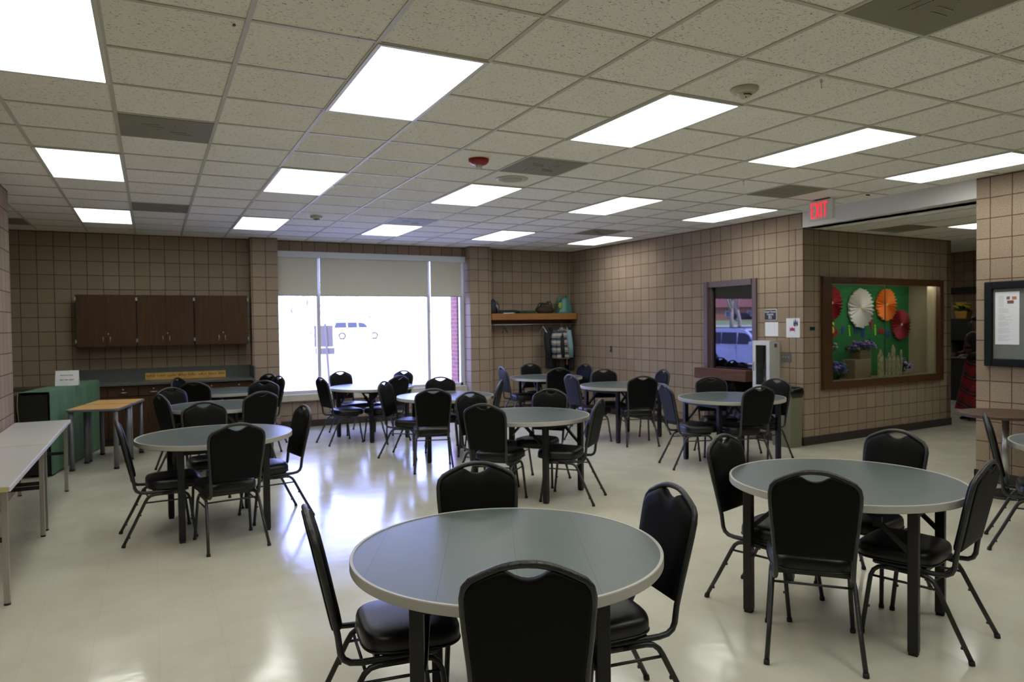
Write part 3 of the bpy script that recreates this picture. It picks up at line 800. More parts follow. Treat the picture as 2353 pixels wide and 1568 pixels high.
# ------------------------------------------------------------------ green draped counter, sign
def velvet():
    m = mat('green_velvet', (.018, .062, .028), .8, var=((.026, .085, .038), 3.5)); m.node_tree.nodes['Principled BSDF'].inputs['Sheen Weight'].default_value = .25
    m.node_tree.nodes['Principled BSDF'].inputs['Sheen Tint'].default_value = (.5, .85, .6, 1); return m
VEL = velvet()
gt = thing('draped_counter', 'tall narrow counter draped in green velvet cloth beside the left cabinets', 'counter', (0, 0, 0))
c4 = [Vector((-1.335, 9.50)), Vector((-1.065, 9.47)), Vector((-.69, 11.38)), Vector((-.98, 11.40))]
a = MB(); a.prism([tuple(p) for p in c4], .03, .925, lambda x, y, h: (x + (.01 if h < .5 else 0), y, h)); obj('body', a, mat('black_counter', (.006, .007, .006), .8), gt)
a = MB()
n_ = 60; edge = []
p0, p1 = c4[1], c4[2]; dd = (p1 - p0).normalized(); nn = Vector((dd.y, -dd.x))
top = []; rows_ = []
for j, z in enumerate((.955, .95, .90, .7, .45, .2, .02)):
    row = []
    for k in range(n_ + 1):
        q = p0 + (p1 - p0) * (k / n_)
        w = (.001 + .003 * (j / 6)) * (math.sin(k * .55) + .6 * math.sin(k * .23 + 1) + .3 * math.sin(k * 1.3))
        row.append(a.b.verts.new((q.x + nn.x * (.015 + w * (j > 1) + .012 * (j > 0)), q.y + nn.y * (.015 + w * (j > 1)), z)))
    rows_.append(row)
for j in range(6):
    for k in range(n_): f = a.b.faces.new((rows_[j][k], rows_[j][k + 1], rows_[j + 1][k + 1], rows_[j + 1][k])); f.smooth = True
bk = [a.b.verts.new((q.x, q.y, .955)) for q in (c4[3], c4[0])]
a.b.faces.new(rows_[0] + bk)
bk2 = [a.b.verts.new((q.x - .01, q.y + .0, .30)) for q in (c4[3], c4[0])]
a.b.faces.new((bk[0], bk2[0], bk2[1], bk[1]))
cl = obj('cloth', a, VEL, gt)
a = MB(); a.tube([(-1.338, 9.49, .955), (-1.345, 9.485, .80), (-1.33, 9.48, .6)], .006, 6); obj('gold_hem', a, mat('gold_hem', (.20, .17, .05), .6), cl)
a = MB(); OL = mat('olive_cloth', (.045, .036, .018), .85)
a.rings([[(-1.36, 9.50, .93), (-1.36, 9.9, .94), (-1.42, 9.9, .94), (-1.42, 9.50, .90)], [(-1.36, 9.50, .1), (-1.36, 9.9, .1), (-1.62, 9.9, .1), (-1.62, 9.50, .1)]], smooth=False)
obj('folded_screen', a, OL, None, 'olive-brown cloth-covered screen leaning behind the green counter, by the wall end', 'screen')
a = MB(); a.box(-1.72, -1.03, 11.50, 11.98, 0, .86, .008); obj('low_chest', a, mat('olive_brown_wood', (.07, .05, .028), .6, var=((.055, .04, .022), 5)), None, 'dull olive-brown low chest against the wall behind the green counter', 'chest')
t = thing('table_sign', 'white folded paper sign standing on the green-draped counter', 'sign', (-.95, 10.42, .957), math.radians(-4))
a = MB(); a.prism([(0, 0), (.0, .002), (.055, .185), (.06, .185), (.115, .002), (.115, 0), (.112, 0), (.058, .178), (.003, 0)], -.125, .125, lambda y, z, x: (x, y - .05, z)); obj('paper', a, PAPER, t)
for zz, spans, h in ((.125, [(-.07, -.035), (-.028, .005), (.012, .025), (.032, .065)], .007), (.068, [(-.075, -.03), (-.022, .015), (.022, .078)], .010)):
    a = MB()
    for s0, s1 in spans:
        k = s0
        while k < s1 - .004:
            a.box(k, k + .0045, -.0528 + zz * .3, -.0505 + zz * .3, zz, zz + h); k += .007
    obj('printed_line', a, INK, t)

# ------------------------------------------------------------------ wall cabinets and base cabinets
def make_upper(label, w):
    t = thing('wall_cabinet', label, 'cabinet', group='walnut wall cabinets')
    a = MB(); a.box(.004, w - .004, .018, .318, 0, .745); obj('body', a, mat('cabinet_carcass_brown', (.03, .016, .01), .5), t)  # carcass is a darker brown than the doors
    for s in (0, 1):
        x0, x1 = ((.012, w / 2 - .0015), (w / 2 + .0015, w - .012))[s]
        a = MB(); a.box(x0, x1, 0, .018, .004, .741, .0015); d = obj('door', a, WALNUT, t)
        hx = (w / 2 - .045, w / 2 + .045)[s]
        a = MB(); a.tube([(hx, -.0, .06), (hx, -.022, .068), (hx, -.026, .10), (hx, -.022, .132), (hx, 0, .14)], .0035, 8); obj('handle', a, STEEL, d)
        if s: a = MB(); a.tube([(w / 2 + .018, -.006, .185), (w / 2 + .018, .0, .185)], .010, 12); obj('lock', a, STEEL, d)
        hx = (.004, w - .004)[s]
        for z in (.66, .06):
            a = MB(); a.box(hx - .008, hx + .008, -.004, .004, z, z + .05); obj('hinge', a, STEEL, d)
    return t
uc = make_upper('walnut wall cabinet above the counter, leftmost of three', .765); uc.location = (-.955, 11.70, 1.40)
dup(uc, (-.19, 11.70, 1.40), 0, 'walnut wall cabinet above the counter, middle of three')
dup(uc, (.575, 11.70, 1.40), 0, 'walnut wall cabinet above the counter, rightmost, beside the block pilaster')
def make_base(label, w):
    t = thing('base_cabinet', label, 'cabinet', group='walnut base cabinets')
    a = MB(); a.box(.002, w - .002, .02, .55, .10, .85); obj('body', a, mat('cabinet_carcass_brown', (.03, .016, .01), .5), t)  # same dark brown carcass as the wall cabinets
    a = MB(); a.box(.0, w, .07, .50, 0, .10); obj('toe_kick', a, BLACKTRIM, t)
    for s in (0, 1):
        x0, x1 = ((.008, w / 2 - .006), (w / 2 + .006, w - .008))[s]; cx = (x0 + x1) / 2
        a = MB(); a.box(x0, x1, 0, .02, .70, .84, .0015); d = obj('drawer', a, WALNUT, t)
        a = MB(); a.tube([(cx - .045, 0, .752), (cx - .04, -.02, .752), (cx + .04, -.02, .752), (cx + .045, 0, .752)], .0045, 8); obj('handle', a, STEEL, d)
        a = MB(); a.tube([(cx, -.004, .795), (cx, 0, .795)], .010, 12); obj('lock', a, STEEL, d)
        a = MB(); a.box(x0, x1, 0, .02, .115, .69, .0015); d = obj('door', a, WALNUT, t)
        hx = (x1 - .04, x0 + .04)[s]
        a = MB(); a.tube([(hx, 0, .53), (hx, -.022, .54), (hx, -.022, .60), (hx, 0, .61)], .0035, 8); obj('handle', a, STEEL, d)
    return t
bc = make_base('walnut base cabinet with two drawers, leftmost, mostly behind the green counter', .77); bc.location = (-.955, 11.46, 0)
dup(bc, (-.185, 11.46, 0), 0, 'walnut base cabinet with two drawers, middle of three')
dup(bc, (.585, 11.46, 0), 0, 'walnut base cabinet with two drawers, rightmost, beside the pilaster')
CT = mat('slate_laminate', (.070, .078, .074), .35, var=((.082, .09, .085), 14))
t = thing('countertop', 'dark slate-grey laminate countertop with low backsplash', 'countertop')
a = MB(); a.box(-.97, 1.395, 11.42, YB, .85, .882, .004); obj('slab', a, CT, t)
a = MB(); a.box(-.97, 1.395, YB - .02, YB, .882, 1.065); a.box(1.375, 1.395, 11.44, YB - .02, .882, 1.065); obj('backsplash', a, CT, t)
t = thing('banner_strip', 'long narrow yellow paper strip with small red hearts and lettering standing on the counter', 'banner', (-.10, YB - .05, .885))
a = MB(); a.box(0, 1.12, 0, .012, 0, .018); a.box(0, 1.12, .012, .018, 0, .104); obj('card', a, mat('yellow_card', (.42, .24, .06), .6, var=((.5, .31, .08), 12)), t)
a = MB()
for k in range(46):
    x = .02 + k * .0237
    if k % 6 == 5: continue
    hh = .018 + .02 * random.random(); a.box(x, x + .013, .0108, .0125, .045, .045 + hh)
obj('lettering', a, mat('brown_print', (.16, .09, .02), .7), t)
for k, x in enumerate((.03, .24, .47, .78, 1.09)):
    a = MB(); s = (.010, .009, .016, .011, .009)[k]
    a.prism([(0, -1), (.9, 0), (.95, .6), (.5, .95), (0, .6), (-.5, .95), (-.95, .6), (-.9, 0)], .0095, .0125, lambda p, q, h: (x + p * s, h, .062 + q * s)); obj('heart', a, mat('heart_red', (.38, .02, .01), .6), t)

# ------------------------------------------------------------------ coat shelf, coats and bags
t = thing('coat_shelf', 'long honey-oak shelf with a hanging rail below, right of the window', 'shelf')
a = MB(); a.prism([(5.523, YB), (5.523, 11.72), (7.30, 11.72), (7.355, 11.76), (7.365, YB)], 1.735, 1.85, lambda x, y, h: (x, y, h)); obj('board', a, OAK, t)
a = MB(); a.tube([(5.523, 11.84, 1.645), (7.36, 11.84, 1.645)], .011, 12); obj('rail', a, STEEL, t)
a = MB(); a.box(5.523, 7.36, YB - .03, YB, 1.63, 1.735); obj('cleat', a, DARKWOOD, t)
def hanger(x, lb, m_, rz):
    t = thing('coat_hanger', lb, 'hanger', (x, 11.84, 1.645), rz, group='empty hangers on the rail')
    a = MB(); a.tube([(.006, 0, -.008), (.014, 0, .004), (.008, 0, .017), (-.006, 0, .017), (-.012, 0, .004), (-.004, 0, -.02), (0, 0, -.045)], .0025, 6); obj('hook', a, STEEL, t)
    a = MB(); a.tube([(0, 0, -.045), (.03, 0, -.06), (.19, 0, -.15)], .007, 8); a.tube([(0, 0, -.045), (-.03, 0, -.06), (-.19, 0, -.15)], .007, 8); obj('shoulders', a, m_, t)
hanger(5.83, 'black hanger hanging empty on the rail, left part', DARKP, math.radians(50))
hanger(6.64, 'clear hanger hanging empty on the rail, near the coats', CLEARP, math.radians(82))
def stripes():
    m = bpy.data.materials.new('striped_knit'); m.use_nodes = True; nt = m.node_tree; L = nt.links; p = nt.nodes['Principled BSDF']
    tc = nt.nodes.new('ShaderNodeTexCoord'); s = nt.nodes.new('ShaderNodeSeparateXYZ'); L.new(tc.outputs['Object'], s.inputs[0])
    n = nt.nodes.new('ShaderNodeTexNoise'); n.inputs['Scale'].default_value = 4; L.new(tc.outputs['Object'], n.inputs['Vector'])
    ad = nt.nodes.new('ShaderNodeMath'); ad.operation = 'MULTIPLY_ADD'; ad.inputs[1].default_value = .05; L.new(n.outputs['Fac'], ad.inputs[0]); L.new(s.outputs['Z'], ad.inputs[2])
    mu = nt.nodes.new('ShaderNodeMath'); mu.operation = 'MULTIPLY'; mu.inputs[1].default_value = 7.2; L.new(ad.outputs[0], mu.inputs[0])
    fr = nt.nodes.new('ShaderNodeMath'); fr.operation = 'FRACT'; L.new(mu.outputs[0], fr.inputs[0])
    r = nt.nodes.new('ShaderNodeValToRGB'); r.color_ramp.interpolation = 'CONSTANT'
    cs = [(0, (.04, .06, .10)), (.34, (.35, .34, .31)), (.46, (.02, .02, .03)), (.54, (.42, .38, .33)), (.78, (.36, .35, .33)), (.86, (.50, .44, .36)), (.93, (.03, .03, .04))]
    while len(r.color_ramp.elements) < len(cs): r.color_ramp.elements.new(.5)
    for e, (q, c) in zip(r.color_ramp.elements, cs): e.position = q; e.color = (*c, 1)
    L.new(fr.outputs[0], r.inputs[0]); L.new(r.outputs[0], p.inputs['Base Color']); p.inputs['Roughness'].default_value = .9
    return m
def garment(x, lb, m_, rz, w, h, th, z0=-.06, hm=None, y=11.84):
    """a garment on a hanger: shoulders, hanging body and sleeves, in local x (width)"""
    t = thing('jacket', lb, 'jacket', (x, y, 1.645), rz, group='garments hanging in the corner')
    a = MB(); a.tube([(.01, 0, .0), (.006, 0, .016), (-.008, 0, .014), (-.003, 0, -.03), (0, 0, -.07)], .003, 6); obj('hanger_hook', a, hm or STEEL, t)
    rr = []
    for j in range(13):
        q = j / 12; z = z0 - h * q
        ww = w * (.28 if j == 0 else min(1, .55 + .45 * min(1, q * 6))) * (1 + .10 * q); tt = th * (.5 + .5 * min(1, q * 4)) * (1 + .25 * q)
        ring = []
        for k in range(28):
            an = 2 * PI * k / 28
            fold = 1 + .13 * q * math.sin(an * 5 + x * 9) + .05 * math.sin(an * 9 + q * 4)
            ring.append((math.cos(an) * ww * fold, math.sin(an) * tt * fold, z - (.06 * abs(math.cos(an)) if j < 2 else 0)))
        rr.append(ring)
    a = MB(); a.rings(rr); obj('body', a, m_, t)
    for s in (-1, 1):
        a = MB(); pts = [(s * w * .8, 0, z0 - .07), (s * w * 1.06, 0, z0 - .2), (s * w * 1.16, -.02, z0 - .38), (s * w * 1.12, -.03, z0 - .58)]
        a.tube(pts, [.05, .06, .055, .045], 12); obj('sleeve', a, m_, t)
    return t
BLKC = mat('black_cloth', (.012, .012, .016), .9)
garment(6.80, 'large black coat hanging leftmost, behind the striped top', BLKC, math.radians(42), .20, .78, .06)
garment(6.97, 'blue, grey and cream striped knit top on the rail', stripes(), math.radians(6), .165, .60, .075, y=11.72)
garment(7.06, 'black jacket hanging right of the striped top', BLKC, math.radians(52), .19, .86, .05)
garment(7.12, 'coral pink garment mostly hidden on the rail', mat('coral_cloth', (.36, .13, .11), .9), math.radians(76), .13, .72, .02, hm=mat('purple_plastic', (.15, .05, .16), .5))
garment(7.17, 'pale blue garment hanging on the rail near the corner', mat('pale_blue_cloth', (.20, .33, .36), .9), math.radians(72), .17, .56, .03)
garment(7.24, 'black coat hanging rightmost, in the corner', BLKC, math.radians(64), .17, .84, .05)
# items on the shelf
def blob(name, lb, cat, m_, c, sx, sy, sz, n1=20, amp=.08, taper=.75, seed=1, parent=None):
    rn = random.Random(seed); ph = [rn.random() * 6 for _ in range(4)]
    rr = []
    for j in range(9):
        q = j / 8; z = sz * q
        s = (1 - (1 - taper) * q) * (math.sin(PI * min(1, (q * .9 + .12))) ** .35)
        ring = []
        for k in range(n1):
            an = 2 * PI * k / n1; e = .75
            x = math.copysign(abs(math.cos(an)) ** e, math.cos(an)); y = math.copysign(abs(math.sin(an)) ** e, math.sin(an))
            f = 1 + amp * (math.sin(an * 3 + ph[0] + q * 3) + .6 * math.sin(an * 5 + ph[1] - q * 5))
            ring.append((x * sx * s * f, y * sy * s * f, z))
        rr.append(ring)
    a = MB(); a.rings(rr)
    if parent: return obj(name, a, m_, parent)
    return obj(name, a, m_, None, lb, cat, loc=c)
t = thing('backpack', 'dark backpack on the shelf, half hidden behind the block pilaster', 'bag', (5.60, 11.86, 1.85))
blob('body', None, None, mat('black_nylon', (.012, .014, .018), .6), None, .075, .10, .27, seed=3, parent=t)
a = MB(); a.tube([(.05, -.08, .02), (.085, -.10, .12), (.05, -.08, .22)], .008, 8); obj('strap', a, BLKC, t)
a = MB(); a.box(.02, .05, -.108, -.10, .12, .16, .003); obj('badge', a, mat('pale_blue_patch', (.25, .33, .42), .7), t)
t = thing('folded_jacket', 'flat dark navy folded jacket lying on the shelf', 'jacket', (5.86, 11.86, 1.85))
a = MB(); a.box(-.21, .20, -.11, .10, .012, .065, .02); obj('cloth', a, mat('navy_cloth', (.010, .022, .032), .9, bump=(18, .6)), t)
a = MB(); a.box(-.10, .12, -.122, .0, 0, .012, .002); obj('paper_sheet', a, PAPER, t)
a = MB(); a.box(-.17, .17, -.10, .10, 0, .055, .018); obj('folded_cloth', a, mat('dark_green_cloth', (.012, .055, .032), .9, bump=(18, .6)), None, 'flat dark green folded cloth in the middle of the shelf', 'cloth', loc=(6.27, 11.84, 1.85))
t = thing('tote_bag', 'dark brown basket-like handbag with looped handles on the shelf', 'bag', (6.70, 11.86, 1.85))
blob('body', None, None, mat('dark_brown_weave', (.028, .018, .010), .7, bump=(90, .6)), None, .19, .09, .15, taper=1.0, amp=.03, seed=5, parent=t)
blob('scarf', None, None, mat('mustard_black_scarf', (.10, .08, .03), .8, var=((.01, .01, .01), 14)), None, .16, .075, .205, taper=.8, amp=.10, seed=8, parent=t)
for s in (-1, 1):
    a = MB(); a.tube([(-.13 , s * .05, .13), (-.09, s * .05, .20), (0, s * .04, .17), (.09, s * .045, .23), (.13, s * .05, .14)], .010, 8); obj('handle', a, BLKC, t)
t = thing('plastic_bag', 'teal plastic carrier bag with yellow-green print at the shelf end', 'bag', (7.12, 11.86, 1.85))
TEAL = mat('teal_plastic', (.055, .20, .17), .4, bump=(14, 1.0))
rr = []
for j in range(11):
    q = j / 10; z = .30 * q; w = .175 * (1 - .62 * q ** 1.6); d_ = .11 * (1 - .7 * q)
    rr.append([(math.cos(2 * PI * k / 26) * w * (1 + .09 * math.sin(k * 2.1 + q * 5)) + .03 * q, math.sin(2 * PI * k / 26) * d_ * (1 + .1 * math.sin(k * 1.7)), z) for k in range(26)])
a = MB(); a.rings(rr); obj('body', a, TEAL, t)
a = MB(); a.tube([(.0, 0, .28), (.03, 0, .345), (.06, 0, .35), (.075, 0, .27)], [.03, .016, .014, .03], 8); a.tube([(-.06, 0, .22), (-.09, 0, .30), (-.11, .0, .31), (-.13, 0, .20)], [.03, .02, .018, .03], 8); obj('handle', a, TEAL, t)
a = MB(); a.ball((-.125, -.075, .15), .05, 14, .9, .35, 1.25); obj('printed_patch', a, mat('yellow_green_print', (.25, .36, .03), .5), t)

# small black hook on the right wall, and notices
def onR(y, z, off=.0): return Vector((wxR(y) - off, y, z))
dRn = dR.normalized()
RV = Vector((dRn.x, dRn.y, 0)); UPV = Vector((0, 0, 1))     # image-right along the wall is toward the viewer
rotR = math.atan2(dRn.y, dRn.x)
def wall_item(name, lb, cat, y, z):
    t = thing(name, lb, cat, onR(y, z), rotR); return t       # local +x = toward the viewer, local -y = into the room
def plate(mb, w, h, d, bev=0): mb.box(-w / 2, w / 2, -d, -.001, -h / 2, h / 2, bev)
t = wall_item('wall_hook', 'small black bracket alone on the right block wall', 'hook', 10.73, 1.18)
a = MB(); plate(a, .045, .11, .014, .003); obj('plate', a, DARKP, t)
a = MB(); a.tube([(0, -.012, .02), (0, -.03, -.01), (0, -.024, -.035)], .005, 8); obj('peg', a, STEEL, t)
t = wall_item('capacity_sign', 'dark blue room-capacity sign with white letters and border', 'sign', 7.145, 1.732)
a = MB(); plate(a, .215, .155, .006, .002); obj('border', a, mat('sign_white', (.62, .63, .62), .5), t)
a = MB(); a.box(-.098, .098, -.0075, -.005, -.068, .068); obj('panel', a, mat('sign_navy', (.022, .022, .045), .5), t)
SW = mat('sign_lettering', (.66, .66, .68), .5)
for txt, zz, sz_ in (('Senior Room', .042, .036), ('Capacity', .008, .034), ('85', -.036, .062)):
    text_mesh('lettering', txt, sz_, SW, plane_M((0, -.0085, zz), (1, 0, 0), (0, 0, 1)), t, ext=.0008, bold=.0006, xs=.95)
t = wall_item('notice_paper', 'plain white sheet taped right under the dark capacity sign', 'notice', 7.16, 1.555)
a = MB(); a.box(-.145, .145, -.003, -.001, -.115, .075); obj('sheet', a, PAPER, t)
a = MB()
for k in range(9): a.box(-.11 + (k % 3) * .09, -.085 + (k % 3) * .09, -.0038, -.0029, .045 - (k // 3) * .05, .049 - (k // 3) * .05)
obj('faint_print', a, mat('faint_grey', (.52, .54, .57), .8), t)
t = wall_item('flyer', 'white flyer with a dark cluster and a magenta shape near the wall corner', 'flyer', 6.775, 1.552)
a = MB(); a.box(-.108, .108, -.003, -.001, -.128, .128); obj('sheet', a, PAPER, t)
a = MB(); a.prism([(-.0, -.02), (.008, .06), (.022, .01), (.032, .075), (.05, .012), (.065, .05), (.072, -.02), (.05, -.035), (.02, -.035)], -.0045, -.0029, lambda x, z, h: (x + .008, h, z + .055)); obj('dark_picture', a, mat('indigo_print', (.05, .05, .12), .7), t)
a = MB(); a.box(.04, .062, -.0052, -.0042, .018, .045); obj('tan_picture', a, mat('tan_print', (.5, .32, .18), .7), t)
a = MB(); a.prism([(-.045, -.02), (.025, -.02), (.025, .012), (-.01, .026), (-.045, .012)], -.0045, -.0029, lambda x, z, h: (x, h, z - .02)); obj('magenta_picture', a, mat('magenta_print', (.32, .03, .14), .7), t)
a = MB(); a.box(-.052, -.045, -.0045, -.0029, -.055, .01); a.box(.025, .032, -.0045, -.0029, -.055, .01); obj('dark_posts', a, INK, t)
t = wall_item('switch_plate', 'grey metal wall plate with three switches by the corner', 'light switch', 6.885, 1.155)
a = MB(); plate(a, .165, .118, .007, .002); obj('plate', a, mat('grey_plate', (.17, .18, .18), .4, metal=.4), t)
for k in (-1, 0, 1):
    a = MB(); a.box(k * .046 - .005, k * .046 + .005, -.017, -.006, -.004, .014, .001); obj('toggle', a, mat('toggle_grey', (.35, .35, .33), .5), t)
# white glazed equipment cabinet
t = wall_item('equipment_cabinet', 'white narrow wall cabinet with glass door beside the hatch', 'cabinet', 7.135, 1.05)
WC = mat('cabinet_white', (.60, .62, .60), .35)
w_, d_, h_ = .29, .19, .66
a = MB(); a.box(-w_ / 2, w_ / 2, -.004, 0, -h_ / 2, h_ / 2); a.box(-w_ / 2, -w_ / 2 + .012, -d_, 0, -h_ / 2, h_ / 2); a.box(w_ / 2 - .012, w_ / 2, -d_, 0, -h_ / 2, h_ / 2)
a.box(-w_ / 2, w_ / 2, -d_, 0, -h_ / 2, -h_ / 2 + .012); a.box(-w_ / 2, w_ / 2, -d_, 0, h_ / 2 - .012, h_ / 2); obj('body', a, WC, t)
a = MB()
for (x0, x1, z0, z1) in ((-w_ / 2, -w_ / 2 + .055, -h_ / 2, h_ / 2), (w_ / 2 - .055, w_ / 2, -h_ / 2, h_ / 2), (-w_ / 2 + .055, w_ / 2 - .055, -h_ / 2, -h_ / 2 + .06), (-w_ / 2 + .055, w_ / 2 - .055, h_ / 2 - .06, h_ / 2)):
    a.box(x0, x1, -d_ - .016, -d_, z0, z1, .002)
dr = obj('door', a, WC, t)
a = MB(); a.box(-w_ / 2 + .055, w_ / 2 - .055, -d_ - .009, -d_ - .006, -h_ / 2 + .06, h_ / 2 - .06); obj('door_glass', a, glass_mat('cabinet_glass', (.62, .65, .65)), dr)
a = MB(); a.tube([(-w_ / 2 + .03, -d_ - .016, -.08), (-w_ / 2 + .03, -d_ - .032, -.07), (-w_ / 2 + .03, -d_ - .032, .03), (-w_ / 2 + .03, -d_ - .016, .04)], .004, 8); obj('door_handle', a, DARKP, dr)
a = MB(); a.box(w_ / 2 - .0, w_ / 2 + .002, -.11, -.06, .24, .29); obj('side_label', a, mat('brown_label', (.12, .06, .04), .6), t)
t = thing('fire_extinguisher', 'red-bottomed equipment bottle with pale hose inside the glazed wall cabinet', 'extinguisher', onR(7.12, .735, .09))
a = MB(); a.lathe([(.045, 0), (.05, .01), (.05, .33), (.035, .38), (.015, .40)], seg=20); obj('cylinder', a, mat('extinguisher_red', (.30, .015, .02), .35), t)
a = MB(); a.lathe([(.0515, .10), (.0515, .26)], seg=20, cap=False); obj('paper_label', a, PAPER, t)
a = MB(); a.tube([(.0, 0, .40), (-.03, -.03, .44), (-.055, -.02, .36), (-.06, .0, .15)], .009, 8); obj('hose', a, mat('pale_hose', (.45, .47, .52), .5), t)
# waste bin
t = thing('waste_bin', 'olive-beige square waste bin with black bag top in the corner', 'bin', (7.435, 6.735, 0), 0)
OLIVE = mat('olive_beige_plastic', (.165, .165, .105), .5)
a = MB(); rr = []
for z, s in ((0, .88), (.02, .9), (.69, 1.0), (.705, 1.0)):
    rr.append([(x * s, y * s, z) for x, y in ((-.115, -.165), (-.105, -.175), (.105, -.175), (.115, -.165), (.115, .165), (.105, .175), (-.105, .175), (-.115, .165))])
a.rings(rr, smooth=False); obj('body', a, OLIVE, t)
a = MB(); rr = []
for z, s in ((.655, 1.04), (.68, 1.09), (.72, 1.10), (.765, 1.06), (.775, 1.0), (.72, .9)):
    rr.append([(math.copysign(min(abs(math.cos(an)) ** .4, 1), math.cos(an)) * .12 * s * (1 + .03 * math.sin(k * 3.3 + z * 40)), math.copysign(abs(math.sin(an)) ** .4, math.sin(an)) * .18 * s * (1 + .03 * math.sin(k * 2.1)), z + .006 * math.sin(k * 1.9)) for k, an in enumerate([2 * PI * k / 32 for k in range(32)])])
a.rings(rr); obj('bag_rim', a, mat('black_bin_bag', (.008, .008, .009), .25), t)

# ------------------------------------------------------------------ display case in the hall wall
rotC = math.atan2(dC.y, dC.x)
def cs(s, d, z): p = NR + dC * s + nC * d; return Vector((p.x, p.y, z))
dcs = thing('display_case', 'built-in display case with dark wood frame and sliding glass', 'display case', (NR.x, NR.y, 0), rotC)
a = MB()
s0, s1, z0, z1 = .355, 3.205, .715, 2.235; i0, i1, j0, j1 = .545, 3.105, .815, 2.14
a.box(s0, i0, -.045, .02, z0, z1, .006); a.box(i1, s1, -.045, .02, z0, z1, .006); a.box(i0, i1, -.045, .02, j1, z1, .006); a.box(i0, i1, -.045, .02, z0, j0, .006)
obj('frame', a, DARKWOOD, dcs)
CB = mat('beige_case_wall', (.33, .29, .18), .7)
a = MB(); a.box(.50, 3.30, .56, .58, .74, 2.2); a.box(.50, .53, .162, .56, .74, 2.2); a.box(3.27, 3.30, .162, .56, .74, 2.2); a.box(.53, 3.27, .162, .56, 2.18, 2.2); a.box(.53, 3.27, .162, .56, .755, .775); a.box(3.125, 3.16, .02, .17, .79, 2.17); a.box(.50, .53, .02, .162, .79, 2.17)
obj('lining', a, CB, dcs)
a = MB(); a.box(.56, 3.27, .545, .558, .80, 2.175); obj('green_backing', a, mat('green_felt', (.010, .145, .035), .85), dcs)
a = MB(); a.box(.53, 3.27, .10, .545, .775, .792); obj('straw_floor', a, mat('straw_mat', (.33, .24, .09), .9, bump=(80, .9), var=((.22, .17, .06), 40)), dcs)
a = MB(); a.box(.7, 3.1, .10, .14, 2.156, 2.176); obj('tube_light', a, mat('case_tube', (.9, .9, .85), .5, emit=(1, .97, .85), estr=15), dcs)
for x0, x1, dd_ in ((i0 - .02, 1.86, .03), (1.82, i1 + .02, .045)):
    a = MB(); a.box(x0, x1, dd_, dd_ + .005, j0 - .01, j1 + .01); obj('glass_door', a, GLASS, dcs)
a = MB(); a.box(1.815, 1.825, .022, .03, j0, j1); obj('glass_edge', a, mat('green_glass_edge', (.02, .05, .035), .3), dcs)
a = MB(); a.box(1.80, 1.845, .005, .03, .825, .85, .003); obj('case_lock', a, STEEL, dcs)
a = MB(); a.box(i0, i1, -.02, .06, .808, .822); obj('track', a, STEEL, dcs)
def rosette(s, z, r, m_, mc, lb, teeth=0, seedv=0):
    t = thing('paper_rosette', lb, 'paper flower', cs(s, .535, z), rotC, group='pleated paper flowers in the display case')
    rn = random.Random(seedv); n = 56; a = MB()
    C0 = a.b.verts.new((0, -.035, 0)); ring = []
    for k in range(n):
        an = 2 * PI * k / n
        rr_ = r * (1 + (.05 if teeth and (k // 2) % 2 else 0) + rn.uniform(-.02, .02)); dep = -.010 - (.045 if k % 2 else 0)
        ring.append(a.b.verts.new((math.cos(an) * rr_, dep, math.sin(an) * rr_)))
    back = [a.b.verts.new((v.co.x * .98, -.004, v.co.z * .98)) for v in ring]
    for k in range(n):
        a.b.faces.new((C0, ring[k], ring[(k + 1) % n])); a.b.faces.new((ring[k], back[k], back[(k + 1) % n], ring[(k + 1) % n]))
    a.b.faces.new(back)
    obj('pleated_disc', a, m_, t)
    a = MB(); a.ball((0, -.042, 0), .022, 10, 1, .5, 1); obj('centre', a, mc, t)
CR = mat('crimson_paper', (.25, .006, .015), .7); WP = mat('pleated_white_paper', (.56, .56, .52), .7); OP = mat('orange_paper', (.72, .20, .02), .7); YC = mat('yellow_centre', (.6, .45, .1), .7)
rosette(1.28, 1.90, .245, CR, WP, 'crimson pleated paper flower cut off by the case frame at left', 0, 1)
rosette(1.985, 1.825, .285, WP, YC, 'large white scalloped pleated paper flower', 1, 2)
rosette(2.62, 1.878, .24, OP, YC, 'orange pleated paper flower', 1, 3)
rosette(3.0, 1.565, .235, CR, WP, 'crimson pleated paper flower at the lower right of the green backing', 0, 4)
YL = mat('yellow_letter', (.72, .50, .04), .6); RL = mat('red_letter', (.30, .015, .02), .6); BL = mat('blue_letter', (.02, .06, .26), .6); LM = mat('lime_letter', (.28, .62, .03), .6)
CM = lambda s, z, rot=0: plane_M(cs(s, .538, z), (dC.x, dC.y, 0), (0, 0, 1)) @ Matrix.Rotation(rot, 4, 'Z')
for (ch, s, z, m_, cn, rot, sz_) in (('S', 1.345, 1.529, YL, 'yellow', 0, .19), ('p', 1.434, 1.485, RL, 'first red', -.3, .17), ('r', 1.60, 1.513, BL, 'first blue', 0, .19), ('i', 1.746, 1.485, LM, 'first lime', .12, .21), ('n', 1.916, 1.505, BL, 'second blue', 0, .18), ('g', 2.078, 1.49, BL, 'third blue', 0, .16),
                             ('T', 2.285, 1.554, RL, 'raised red', .1, .15), ('i', 2.379, 1.485, LM, 'second lime', .05, .21), ('m', 2.534, 1.485, RL, 'last red', 0, .15), ('e', 2.70, 1.45, BL, 'last blue', 0, .17)):
    text_mesh('cut_out_letter', ch, sz_ * 1.15, m_, CM(s, z, rot), None, ext=.002, bold=.007, label='%s cut-out letter %s on the green backing' % (cn, ch), category='letter', group='spring time letters')
BUR = mat('burlap_box', (.20, .165, .09), .85, bump=(60, .5))
